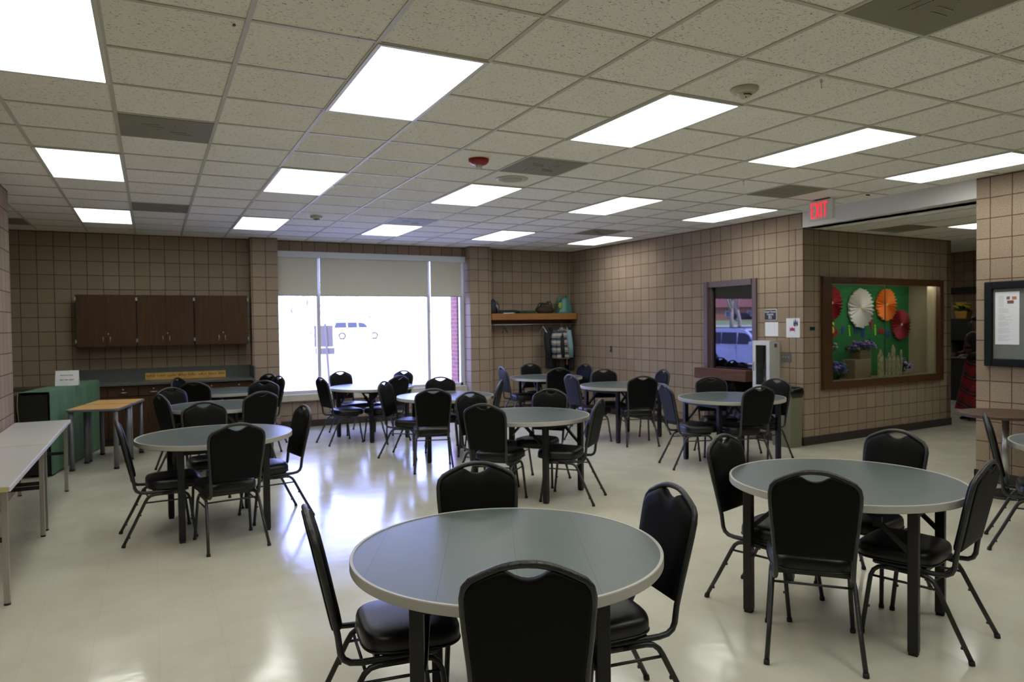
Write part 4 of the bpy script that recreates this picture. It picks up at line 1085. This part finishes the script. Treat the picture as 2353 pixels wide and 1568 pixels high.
def cbox(name, lb, cat, m_, s, d, z, w, dp, h, rot=0): 
    a = MB(); a.box(-w / 2, w / 2, -dp / 2, dp / 2, 0, h, .006); return obj(name, a, m_, None, lb, cat, loc=cs(s, d, z), rotz=rotC + rot)
cbox('covered_box', 'larger tan burlap-covered box standing on the straw', 'box', BUR, 1.70, .40, .793, .46, .22, .275, .1)
cbox('covered_box', 'smaller brown box on top of the larger burlap-covered one', 'box', mat('tan_box', (.15, .12, .06), .85), 1.82, .41, 1.068, .30, .17, .125, .05)
def flowers(name, lb, s, d, z, w, h, cols, n=40, sv=1, pot=None):
    t = thing(name, lb, 'flowers', cs(s, d, z), rotC); rn = random.Random(sv)
    a = MB()
    for k in range(n // 2):
        x = rn.uniform(-w, w); zz = rn.uniform(.2, .95) * h; y = rn.uniform(-.07, .07)
        an = rn.random() * 6; l = .05
        a.face([(x, y, zz), (x + l * math.cos(an), y + .02, zz + .02), (x + 2 * l * math.cos(an), y + .01, zz + l * math.sin(an)), (x + l * math.cos(an), y - .02, zz - .02)])
        a.tube([(x * .4, 0, 0), (x * .8, y, zz * .6), (x, y, zz)], .003, 4)
    obj('foliage', a, mat('dark_foliage', (.012, .045, .018), .8), t)
    for ci, (c, fr) in enumerate(cols):
        a = MB()
        for k in range(int(n * fr)):
            an = rn.uniform(0, PI); rr_ = rn.uniform(.45, 1)
            a.ball((math.cos(an) * w * rr_, rn.uniform(-.08, .05), h * (.35 + .6 * math.sin(an) * rr_)), rn.uniform(.014, .026), 6, 1, 1, .8)
        obj('blooms', a, mat('bloom_%.2f_%.2f_%.2f' % c, c, .8), t)
    if pot:
        a = MB(); a.lathe([(.05, 0), (.07, .10)], seg=16); obj('pot', a, pot, t)
    return t
blue = (.05, .08, .32); pink = (.48, .18, .20); lil = (.20, .16, .42)
flowers('flower_arrangement', 'blue and pink silk flower arrangement on the small box', 1.80, .38, 1.15, .27, .20, [(blue, 1.0), (pink, .45), (lil, .4)], 60, 4)
flowers('flower_arrangement', 'blue silk flowers low at the left of the case, beside the tan box', 1.18, .36, .793, .17, .27, [(blue, .7), (lil, .5), ((.10, .22, .5), .3)], 55, 5)
flowers('flower_arrangement', 'blue and white silk flowers right of the little picket towers', 2.76, .36, .793, .13, .27, [(blue, .7), (lil, .3), ((.5, .48, .35), .3)], 50, 6)
flowers('flower_arrangement', 'small sprig of pale lilac flowers high at the case left edge', 1.17, .45, 1.18, .10, .15, [((.3, .3, .42), .4), (pink, .2)], 24, 7)
PK = mat('speckled_cream_wood', (.42, .38, .22), .8, var=((.14, .17, .07), 26))
def picket(s, h, w, lb, d=.20):
    a = MB(); a.prism([(-w / 2, 0), (w / 2, 0), (w / 2, h - w * .9), (w * .25, h - w * .45), (0, h), (-w * .25, h - w * .45), (-w / 2, h - w * .9)], -.008, .008, lambda x, z, y: (x, y, z))
    obj('picket', a, PK, None, lb, 'picket', 'speckled pointed pickets in the display case', loc=cs(s, d, .793), rotz=rotC)
for s, h, w, lb in ((1.985, .42, .125, 'broad speckled pointed picket, leftmost of the row'), (2.105, .30, .085, 'low narrow speckled picket, second from left'), (2.20, .36, .08, 'speckled picket in the middle of the row'),
                    (2.30, .48, .085, 'tallest speckled pointed picket'), (2.41, .32, .11, 'speckled picket, second from right'), (2.50, .40, .035, 'slimmest speckled picket, rightmost of the row')): picket(s, h, w, lb)
a = MB(); a.box(-.22, .22, -.02, .02, 0, .13, .01); obj('white_cloth_roll', a, mat('dull_white_cloth', (.36, .34, .27), .9, bump=(20, .5)), None, 'rolled dull white cloth at the right end of the case', 'cloth', loc=cs(3.03, .47, .793), rotz=rotC)
a = MB(); a.box(-.05, .05, -.008, 0, -.022, .022, .001); 
o_ = obj('room_plate', a, mat('dark_green_plate', (.006, .03, .02), .4), None, 'tiny dark green name plate on the wall left of the display case', 'sign', loc=cs(.185, 0, 1.541), rotz=rotC)

# ------------------------------------------------------------------ notice board on the pier
t = thing('notice_board', 'black-framed grey notice board on the block pier at right edge', 'notice board', (PR.x, 0, 0))
a = MB(); y1_, y0_, zb, zt = 4.24, 2.85, 1.17, 2.005; fwid = .075
for (ya, yb, za, zb_) in ((y1_ - fwid, y1_, zb, zt), (y0_, y0_ + fwid, zb, zt), (y0_ + fwid, y1_ - fwid, zb, zb + fwid), (y0_ + fwid, y1_ - fwid, zt - fwid, zt)):
    a.box(-.05, 0, ya, yb, za, zb_, .012)
obj('frame', a, mat('black_board_frame', (.005, .006, .008), .6, spec=.2), t)
a = MB(); a.box(-.02, -.008, y0_ + fwid, y1_ - fwid, zb + fwid, zt - fwid); obj('felt', a, mat('grey_felt', (.16, .17, .16), .9, bump=(300, .5)), t)
t = thing('posted_sheet', 'long white printed sheet with three small pictures on the notice board', 'notice', (PR.x - .0215, 0, 0), group='sheets on the notice board')
ya, yb, za, zb = 3.925, 4.145, 1.385, 1.90
a = MB(); a.box(-.003, 0, ya, yb, za, zb); obj('sheet', a, PAPER, t)
a = MB(); rn = random.Random(3)
for k in range(44):
    z = zb - .04 - k * .0102
    if k in (11, 17, 24, 30, 37): continue
    w = (.05 if k < 12 else rn.uniform(.05, .13)); a.box(-.0036, -.0028, yb - .03 - w, yb - .03, z, z + .003)
obj('printed_lines', a, mat('pale_ink', (.45, .46, .50), .8), t)
for (q0, q1, h0, h1, m_) in ((.105, .135, .045, .075, mat('photo_grey', (.14, .14, .11), .6)), (.155, .195, .047, .078, mat('photo_orange', (.5, .16, .08), .6)), (.112, .17, .085, .115, mat('photo_brown', (.20, .07, .06), .6))):
    a = MB(); a.box(-.0042, -.0028, yb - q1, yb - q0, zb - h1, zb - h0); obj('small_picture', a, m_, t)
t = thing('posted_sheet', 'white sheet cut off by the right edge of the photo', 'notice', (PR.x - .0215, 0, 0), group='sheets on the notice board')
a = MB(); a.box(-.003, 0, 3.6, 3.865, 1.27, 1.945); obj('sheet', a, PAPER, t)

# ------------------------------------------------------------------ far end of the hall
DC = mat('black_cabinet', (.010, .011, .010), .5)
t = thing('hall_cabinet', 'tall black cabinet with a recessed shelf at the end of the hall', 'cabinet', (14.45, 8.45, 0))
a = MB(); a.box(0, .8, -1.3, .9, 0, .86); a.box(0, .8, -1.3, .9, 1.22, 1.65); a.box(.5, .8, -1.3, .9, .86, 1.22); obj('body', a, DC, t)
a = MB(); a.box(-.03, .5, -1.3, .9, .855, .885); obj('shelf', a, mat('grey_metal_shelf', (.30, .30, .29), .3, metal=.5), t)
a = MB(); a.box(0, .28, -.12, .16, 0, .30, .02); obj('coffee_maker', a, mat('satin_grey', (.16, .17, .17), .35, metal=.4), None, 'grey appliance standing in the recess of the black hall cabinet', 'appliance', loc=(14.52, 9.05, .886))
t = thing('flower_basket', 'yellow artificial flowers in a golden basket on top of the black cabinet', 'flowers', (14.62, 8.74, 1.65))
a = MB(); a.rings([[(x * s, y * s, z) for x, y in ((-.10, -.13), (.10, -.13), (.10, .13), (-.10, .13))] for s, z in ((.72, 0), (1.0, .15))], smooth=False); obj('basket', a, mat('golden_wicker', (.50, .26, .04), .7, bump=(60, .6)), t)
rn = random.Random(11); a = MB(); b_ = MB(); c_ = MB()
for k in range(26):
    an = rn.random() * 2 * PI; r_ = .17 * math.sqrt(rn.random()); p = (math.cos(an) * r_, math.sin(an) * r_ * 1.15, .20 + .11 * rn.random())
    if k % 6 == 5: c_.ball(p, .02, 6)
    else: a.lathe([(.005, .0), (.032, .008), (.045, .022)], c=p, seg=9)
    b_.tube([(p[0] * .3, p[1] * .3, .1), p], .004, 4); b_.face([(p[0], p[1], p[2] - .05), (p[0] + .04, p[1] + .02, p[2] - .03), (p[0] + .05, p[1] - .02, p[2] - .07), (p[0] + .01, p[1] - .03, p[2] - .08)])
obj('blooms', a, mat('bright_yellow', (.85, .72, .02), .7), t); obj('foliage', b_, mat('deep_green', (.015, .05, .02), .8), t); obj('buds', c_, mat('white_buds', (.6, .6, .55), .8), t)

def skin_body(name, verts, edges, radii, m_, parent, root=0, sub=2):
    me = bpy.data.meshes.new(name + '_skel'); me.from_pydata(verts, edges, [])
    o = bpy.data.objects.new(name + '_skel', me); COL.objects.link(o)
    mo = o.modifiers.new('skin', 'SKIN')
    for i, r_ in enumerate(radii):
        me.skin_vertices[0].data[i].radius = (r_, r_) if not isinstance(r_, tuple) else r_
        me.skin_vertices[0].data[i].use_root = (i == root)
    s_ = o.modifiers.new('sub', 'SUBSURF'); s_.levels = sub
    dg = bpy.context.evaluated_depsgraph_get(); dg.update(); me2 = bpy.data.meshes.new_from_object(o.evaluated_get(dg))
    bpy.data.objects.remove(o); bpy.data.meshes.remove(me)
    for p in me2.polygons: p.use_smooth = True
    me2.materials.clear(); me2.materials.append(m_); me2.name = name
    o2 = bpy.data.objects.new(name, me2); COL.objects.link(o2); o2.parent = parent
    return o2
# person in the hall; local +y = the way she faces
pn = thing('person', 'person in dark top and long red plaid skirt standing in the hall', 'person', (11.95, 6.95, 0), math.radians(62))
V = [(0, 0, .93), (0, -.01, 1.10), (0, -.015, 1.28), (0, -.01, 1.38), (0, 0, 1.44), (0, .01, 1.50), (0, .02, 1.57), (0, .02, 1.63)]
R_ = [.13, .115, .13, .09, .052, .062, .078, .05]
Ed = [(i, i + 1) for i in range(7)]
def add(pts, rs, start):
    prev = start
    for p, r_ in zip(pts, rs):
        V.append(p); R_.append(r_); Ed.append((prev, len(V) - 1)); prev = len(V) - 1
    return prev
for s in (-1, 1):
    add([(s * .10, 0, .85), (s * .10, .02, .48), (s * .10, -.01, .10), (s * .11, .04, .045), (s * .115, .13, .03)], [.085, .055, .038, .035, .025], 0)
    w = add([(s * .17, -.005, 1.36), (s * .21, .02, 1.10), (s * .17, .22, 1.06), (s * .165, .25, 1.06), (s * .16, .30, 1.06)], [.06, .042, .030, .026, .024], 3)
    for k, (dx, l) in enumerate(((-.028, .060), (-.010, .072), (.010, .070), (.028, .055))):
        add([(s * .16 + dx, .325, 1.055), (s * .16 + dx * 1.1, .325 + l * .6, 1.04), (s * .16 + dx * 1.1, .325 + l, 1.01)], [.010, .009, .008], w)
    add([(s * .13, .29, 1.065), (s * .115, .315, 1.07), (s * .11, .34, 1.06)], [.011, .010, .008], w)
SKN = mat('brown_skin', (.10, .045, .028), .55)
skin_body('body', V, Ed, R_, SKN, pn)
a = MB(); a.ball((0, .105, 1.545), .014, 8, 1, 1, 1.4); obj('nose', a, SKN, pn)
a = MB(); a.ball((-.03, .09, 1.575), .011, 8); a.ball((.03, .09, 1.575), .011, 8); obj('eyes', a, mat('eye_white', (.16, .15, .14), .3), pn)
a = MB(); a.box(-.022, .022, .088, .097, 1.505, 1.515, .003); obj('mouth', a, mat('lip_brown', (.16, .04, .035), .5), pn)
a = MB(); a.ball((-.083, .01, 1.56), .02, 8, .5, 1, 1.4); a.ball((.083, .01, 1.56), .02, 8, .5, 1, 1.4); obj('ears', a, SKN, pn)
a = MB(); a.lathe([(.06, -.10), (.092, -.04), (.10, .03), (.08, .085), (.04, .11), (.001, .115)], c=(0, -.01, 1.575), seg=20, a0=PI * .90, a1=PI * 2.10, cap=False); a.ball((0, -.005, 1.645), .078, 14, 1.05, 1.05, .55); obj('hair', a, mat('black_hair', (.008, .007, .007), .6), pn)
SWT = mat('black_sweater', (.010, .010, .012), .9)
a = MB(); a.lathe([(.16, 0), (.155, .12), (.165, .28), (.175, .42), (.13, .50), (.068, .535)], c=(0, -.005, .90), seg=28, sy=.82); sw = obj('sweater', a, SWT, pn)
a = MB()
for s in (-1, 1): a.tube([(s * .15, -.005, 1.37), (s * .205, .0, 1.22), (s * .213, .03, 1.09), (s * .19, .14, 1.06), (s * .17, .24, 1.06)], [.068, .058, .052, .042, .036], 14)
obj('sleeves', a, SWT, sw)
a = MB(); a.box(-.10, .10, .128, .142, 1.10, 1.16); a.prism([(-.09, 1.19), (.0, 1.27), (.09, 1.19)], .125, .145, lambda x, z, y: (x, y, z)); obj('printed_motif', a, mat('muted_red_grey', (.13, .035, .035), .8), sw)
def plaid():
    m = bpy.data.materials.new('red_plaid'); m.use_nodes = True; nt = m.node_tree; L = nt.links; p = nt.nodes['Principled BSDF']
    tc = nt.nodes.new('ShaderNodeTexCoord'); mp = nt.nodes.new('ShaderNodeMapping'); mp.inputs['Rotation'].default_value = (.28, .38, .0)
    L.new(tc.outputs['Object'], mp.inputs[0]); s = nt.nodes.new('ShaderNodeSeparateXYZ'); L.new(mp.outputs[0], s.inputs[0]); outs = []
    for ch, f in (('Z', 5.2), ('X', 6.5)):
        mu = nt.nodes.new('ShaderNodeMath'); mu.operation = 'MULTIPLY'; mu.inputs[1].default_value = f; L.new(s.outputs[ch], mu.inputs[0])
        fr = nt.nodes.new('ShaderNodeMath'); fr.operation = 'FRACT'; L.new(mu.outputs[0], fr.inputs[0])
        r = nt.nodes.new('ShaderNodeValToRGB'); r.color_ramp.interpolation = 'CONSTANT'
        cs_ = [(0, (.24, .008, .012)), (.45, (.02, .004, .006)), (.60, (.18, .16, .14)), (.63, (.015, .005, .01)), (.80, (.15, .006, .01)), (.92, (.13, .12, .11)), (.94, (.02, .004, .004))]
        while len(r.color_ramp.elements) < len(cs_): r.color_ramp.elements.new(.5)
        for e, (q, c) in zip(r.color_ramp.elements, cs_): e.position = q; e.color = (*c, 1)
        L.new(fr.outputs[0], r.inputs[0]); outs.append(r)
    mx = nt.nodes.new('ShaderNodeMixRGB'); mx.inputs[0].default_value = .35; L.new(outs[0].outputs[0], mx.inputs[1]); L.new(outs[1].outputs[0], mx.inputs[2]); L.new(mx.outputs[0], p.inputs['Base Color']); p.inputs['Roughness'].default_value = .9
    return m
a = MB(); rr = []
for q in range(12):
    t_ = q / 11; z = .98 - .80 * t_; rad = .155 + .15 * t_
    rr.append([(math.cos(2 * PI * k / 48) * rad * (1 + .07 * t_ * math.sin(k * PI / 4)), math.sin(2 * PI * k / 48) * rad * .9 * (1 + .07 * t_ * math.sin(k * PI / 4)), z) for k in range(48)])
a.rings(rr, cap=False); obj('plaid_skirt', a, plaid(), pn)
for s in (-1, 1):
    a = MB(); o_ = []
    for (y, w, h) in ((-.055, .03, .07), (-.03, .042, .095), (.02, .043, .09), (.08, .046, .06), (.14, .044, .045), (.175, .03, .03)):
        o_.append([(s * .112 + math.cos(an) * w, y, max(0, h / 2 + math.sin(an) * h / 2)) for an in [2 * PI * k / 14 for k in range(14)]])
    a.rings(o_); obj('shoe', a, mat('black_leather', (.008, .008, .008), .35), pn)

# ------------------------------------------------------------------ outdoors beyond the window
def gh(x, y): return -.30 + .0195 * max(0, math.hypot(x - 3, y - 12) - 15) + (.12 if y < 13.2 else 0)
m = MB(); NX, NY = 46, 40
gv = {}
xs_ = [-190 + 340 * (i / (NX - 1)) for i in range(NX)]; ys_ = [12.31 + 200 * (j / (NY - 1)) ** 2 for j in range(NY)]
for i, x in enumerate(xs_):
    for j, y in enumerate(ys_): gv[i, j] = m.b.verts.new((x, y, gh(x, y)))
for i in range(NX - 1):
    for j in range(NY - 1): m.b.faces.new((gv[i, j], gv[i + 1, j], gv[i + 1, j + 1], gv[i, j + 1]))
def ground_mat():
    m = bpy.data.materials.new('lawn_and_pavement'); m.use_nodes = True; nt = m.node_tree; L = nt.links; p = nt.nodes['Principled BSDF']
    tc = nt.nodes.new('ShaderNodeTexCoord'); s = nt.nodes.new('ShaderNodeSeparateXYZ'); L.new(tc.outputs['Object'], s.inputs[0])
    ds = nt.nodes.new('ShaderNodeVectorMath'); ds.operation = 'DISTANCE'; ds.inputs[1].default_value = (3, 12, 0); L.new(tc.outputs['Object'], ds.inputs[0])
    r = nt.nodes.new('ShaderNodeValToRGB'); r.color_ramp.interpolation = 'CONSTANT'
    dv = nt.nodes.new('ShaderNodeMath'); dv.operation = 'DIVIDE'; dv.inputs[1].default_value = 200; L.new(ds.outputs['Value'], dv.inputs[0]); L.new(dv.outputs[0], r.inputs[0])
    grass = (.20, .30, .11); pave = (.50, .48, .44)
    cs_ = [(0, pave), (.13, (.42, .41, .39)), (.17, grass), (.27, pave), (.33, grass), (.40, (.44, .42, .40)), (.46, grass)]
    while len(r.color_ramp.elements) < len(cs_): r.color_ramp.elements.new(.5)
    for e, (q, c) in zip(r.color_ramp.elements, cs_): e.position = q; e.color = (*c, 1)
    L.new(r.outputs[0], p.inputs['Base Color']); p.inputs['Roughness'].default_value = .9
    return m
struct('ground', m, ground_mat())

def make_car(label, loc, rz, paint, h=1.70, L_=4.7, W_=1.86, hood=.26, nm='parked_car'):
    """x forward; origin on the ground at the middle"""
    t = thing(nm, label, 'car', loc, rz)
    hl = L_ / 2; belt = .60 * h
    def Y(x, z):
        w = W_ / 2 * (1 - .10 * (abs(x) / hl) ** 4)
        return w * (1 - .02 * (z < .4)) if z <= belt else w * (1 - .17 * (z - belt) / (h - belt))
    prof = [(-hl, .35), (-hl * 1.0, .75), (-hl * .985, belt), (-hl * .90, h * .86), (-hl * .80, h * .975), (-hl * .45, h), (0, h * .995), (hl * .14, h * .97), (hl * .52, belt + .06), (hl * .80, belt - .06), (hl * .97, belt - .20), (hl, .60), (hl * .99, .35)]
    bot = []
    for cx in (hl * .64, -hl * .60):
        bot += [(cx + .37, .28)] + [(cx + .37 * math.cos(an), .33 + .37 * math.sin(an)) for an in [PI * k / 8 for k in range(9)]] + [(cx - .37, .28)]
    pts = prof + bot
    a = MB()
    Lf = [a.b.verts.new((x, Y(x, z), z)) for x, z in pts]; Rf = [a.b.verts.new((x, -Y(x, z), z)) for x, z in pts]
    n = len(pts); a.b.faces.new(Lf); a.b.faces.new(Rf[::-1])
    for i in range(n): f = a.b.faces.new((Lf[i], Rf[i], Rf[(i + 1) % n], Lf[(i + 1) % n]))
    obj('body', a, paint, t)
    GW = mat('tinted_car_glass', (.012, .013, .018), .06)
    def side(poly, name):
        for s in (-1, 1):
            a = MB(); q = [a.b.verts.new((x, s * (Y(x, z) + .004), z)) for x, z in poly]; q2 = [a.b.verts.new((x, s * (Y(x, z) - .02), z)) for x, z in poly]
            a.b.faces.new(q); a.b.faces.new(q2[::-1]); k = len(q)
            for i in range(k): a.b.faces.new((q[i], q2[i], q2[(i + 1) % k], q[(i + 1) % k]))
            obj(name, a, GW, t)
    zt = h * .90; zb = belt + .03
    side([(-hl * .90, zb), (-hl * .84, zt), (-hl * .44, zt + .01), (-hl * .42, zb)], 'quarter_window')
    side([(-hl * .38, zb), (-hl * .40, zt + .01), (-hl * .03, zt), (-hl * .01, zb)], 'rear_window')
    side([(.03 * hl, zb), (.01 * hl, zt), (hl * .17, zt - .03), (hl * .26, zt - .10), (hl * .42, zb)], 'front_window')
    a = MB(); x0, z0, x1, z1 = hl * .17, h * .945, hl * .50, belt + .09
    a.face([(x0 + .01, .62, z0), (x1 + .01, .74, z1), (x1 + .01, -.74, z1), (x0 + .01, -.62, z0)]); obj('windscreen', a, GW, t)
    for s in (-1, 1):
        a = MB(); a.box(hl * .36, hl * .42 + .08, s * 1.0 - .07, s * 1.0 + .07, belt + .0, belt + .15, .03); obj('door_mirror', a, mat('pale_mirror_cap', (.55, .58, .66), .3), t)
        for x in (-hl * .06, hl * -.30 + .95 * 0 + hl * .10):
            a = MB(); a.box(x - .09, x + .09, s * W_ / 2 * 1.0 - .01, s * W_ / 2 + .035, belt - .16, belt - .12, .01); obj('door_handle', a, STEEL, t)
        a = MB(); a.box(hl * .0 - .004, hl * .0 + .004, s * W_ / 2 - .004, s * W_ / 2 + .003, .40, belt); obj('door_gap', a, DARKP, t)
        a = MB(); a.tube([(-hl * .75, s * .62, h * .985), (-hl * .65, s * .62, h + .045), (hl * .02, s * .62, h + .04), (hl * .10, s * .62, h * .98)], .018, 8); obj('roof_rail', a, DARKP, t)
        for cx in (hl * .64, -hl * .60):
            a = MB(); a.tube([(cx, s * (W_ / 2 - .22), .33), (cx, s * (W_ / 2 - .01), .33)], .33, 24); wh = obj('wheel', a, RUBBER, t)
            a = MB(); a.tube([(cx, s * (W_ / 2 - .03), .33), (cx, s * (W_ / 2 + .005), .33)], .20, 16); obj('hub_cap', a, STEEL, wh)
        a = MB(); a.box(hl * .90, hl * .985, s * .60 - .14, s * .60 + .14, belt - .36, belt - .24, .03); obj('headlight', a, mat('headlamp', (.6, .6, .6), .1), t)
    return t
PBLUE = mat('pale_silver_blue_paint', (.42, .47, .66), .25, coat=.6)
make_car('pale silver-blue minivan parked outside, seen reflected in the dark hatch', (-7.93, 22.80, -.36), -PI / 2, PBLUE, 1.72)
make_car('washed-out white car on the street beyond the window', (17.2, 66.0, gh(17.2, 66)), math.radians(-15), mat('white_car_paint', (.72, .72, .74), .3), 1.75)
make_car('black car in front of the far brick house', (-83.5, 99, gh(-83.5, 99)), math.radians(-135), mat('black_car_paint', (.01, .01, .012), .2), 1.5)
def tree(x, y, h, r, sv, lb):
    rn = random.Random(sv); t = thing('bare_tree', lb, 'tree', (x, y, gh(x, y) - .1)); a = MB()
    BARK = mat('grey_bark', (.34, .30, .28), .9)
    def br(p, d, l, r_, dep):
        q = p + d * l; mid = (p + q) / 2 + Vector((rn.uniform(-.05, .05), rn.uniform(-.05, .05), 0)) * l
        a.tube([p, mid, q], [r_, r_ * .85, r_ * .7], 7 if dep < 2 else 4)
        if dep >= 4: return
        for k in range(3 if dep else 4):
            nd = (d * .8 + Vector((rn.uniform(-1, 1), rn.uniform(-1, 1), rn.uniform(.0, .7))) * .75).normalized()
            br(q - d * l * rn.uniform(0, .25), nd, l * rn.uniform(.55, .75), r_ * .6, dep + 1)
    trunk = h * .30
    br(Vector((0, 0, 0)), Vector((rn.uniform(-.06, .06), rn.uniform(-.06, .06), 1)).normalized(), trunk, r, 0)
    obj('trunk_and_branches', a, BARK, t)
tree(-34.4, 51.5, 8.5, .22, 1, 'large bare tree outside, left trunk in the hatch reflection')
tree(-38.8, 55.0, 8.5, .22, 2, 'large bare tree outside, right trunk in the hatch reflection')
tree(12.6, 45, 9, .14, 3, 'slender bare tree seen through the middle window pane')
tree(4.6, 24, 6, .10, 5, 'small bare tree seen through the left window pane')
def house(x, y, rz, w, d, h, lb, wall, roofm):
    t = thing('house', lb, 'house', (x, y, gh(x, y) - .3), rz)
    a = MB(); a.box(-w / 2, w / 2, 0, d, 0, h); o_ = obj('walls', a, wall, t)
    a = MB(); e = .6
    b0 = [(-w / 2 - e, -e, h), (w / 2 + e, -e, h), (w / 2 + e, d + e, h), (-w / 2 - e, d + e, h)]; rd = [(-w / 2 + d * .45, d / 2, h + d * .33), (w / 2 - d * .45, d / 2, h + d * .33)]
    vs = [a.b.verts.new(p) for p in b0 + rd]
    for q in ((0, 1, 5, 4), (1, 2, 5), (2, 3, 4, 5), (3, 0, 4), (3, 2, 1, 0)): a.b.faces.new([vs[i] for i in q])
    obj('roof', a, roofm, t)
    k = 0
    while -w / 2 + 2 + k * 4.2 < w / 2 - 2:
        cx = -w / 2 + 2 + k * 4.2
        a = MB(); a.box(cx - .75, cx + .75, -.06, .02, (.0 if k % 3 == 1 else .9), 2.15); o2 = obj('window', a, WHITEP, t)
        a = MB(); a.box(cx - .62, cx + .62, -.09, -.05, (.1 if k % 3 == 1 else 1.0), 2.05); obj('pane', a, mat('house_pane', (.10, .13, .20), .2), o2)
        k += 1
    return t
HB = mat('orange_brick', (.42, .19, .13), .9); HR = mat('red_brown_shingles', (.27, .10, .09), .9, var=((.22, .09, .08), 2))
house(-92, 106, math.radians(41), 46, 11, 2.9, 'long brick house with red roof, reflected in the dark hatch', HB, HR)
house(27, 98, math.radians(-14), 20, 9, 3.0, 'house washed out in daylight beyond the window', mat('pale_siding', (.60, .56, .52), .9), mat('grey_shingles', (.28, .27, .30), .9))
a = MB(); a.box(-2.6, 2.6, -.1, .1, -.3, 2.3); obj('garage_door', a, mat('faded_red_door', (.50, .16, .14), .8), None, 'faded red garage door faintly visible through the window', 'garage door', loc=(22.4, 77.5, gh(22.4, 77.5)), rotz=math.radians(-14))
t = thing('street_sign', 'parking sign on a post seen from behind through the window', 'sign', (3.47, 16.16, gh(3.47, 16.16)), math.radians(-14))
LAV = mat('dull_sign_metal', (.030, .030, .045), .6)
a = MB(); a.tube([(.12, 0, -.2), (.0, 0, 2.02)], .028, 8, square=True); obj('post', a, mat('dark_sign_post', (.035, .035, .055), .5), t)
a = MB(); a.box(-.24, .17, .03, .036, 1.50, 1.98, .0); obj('sign_plate', a, LAV, t)
a = MB(); a.box(-.22, .20, .03, .036, 1.33, 1.475, .0); obj('small_plate', a, LAV, t)
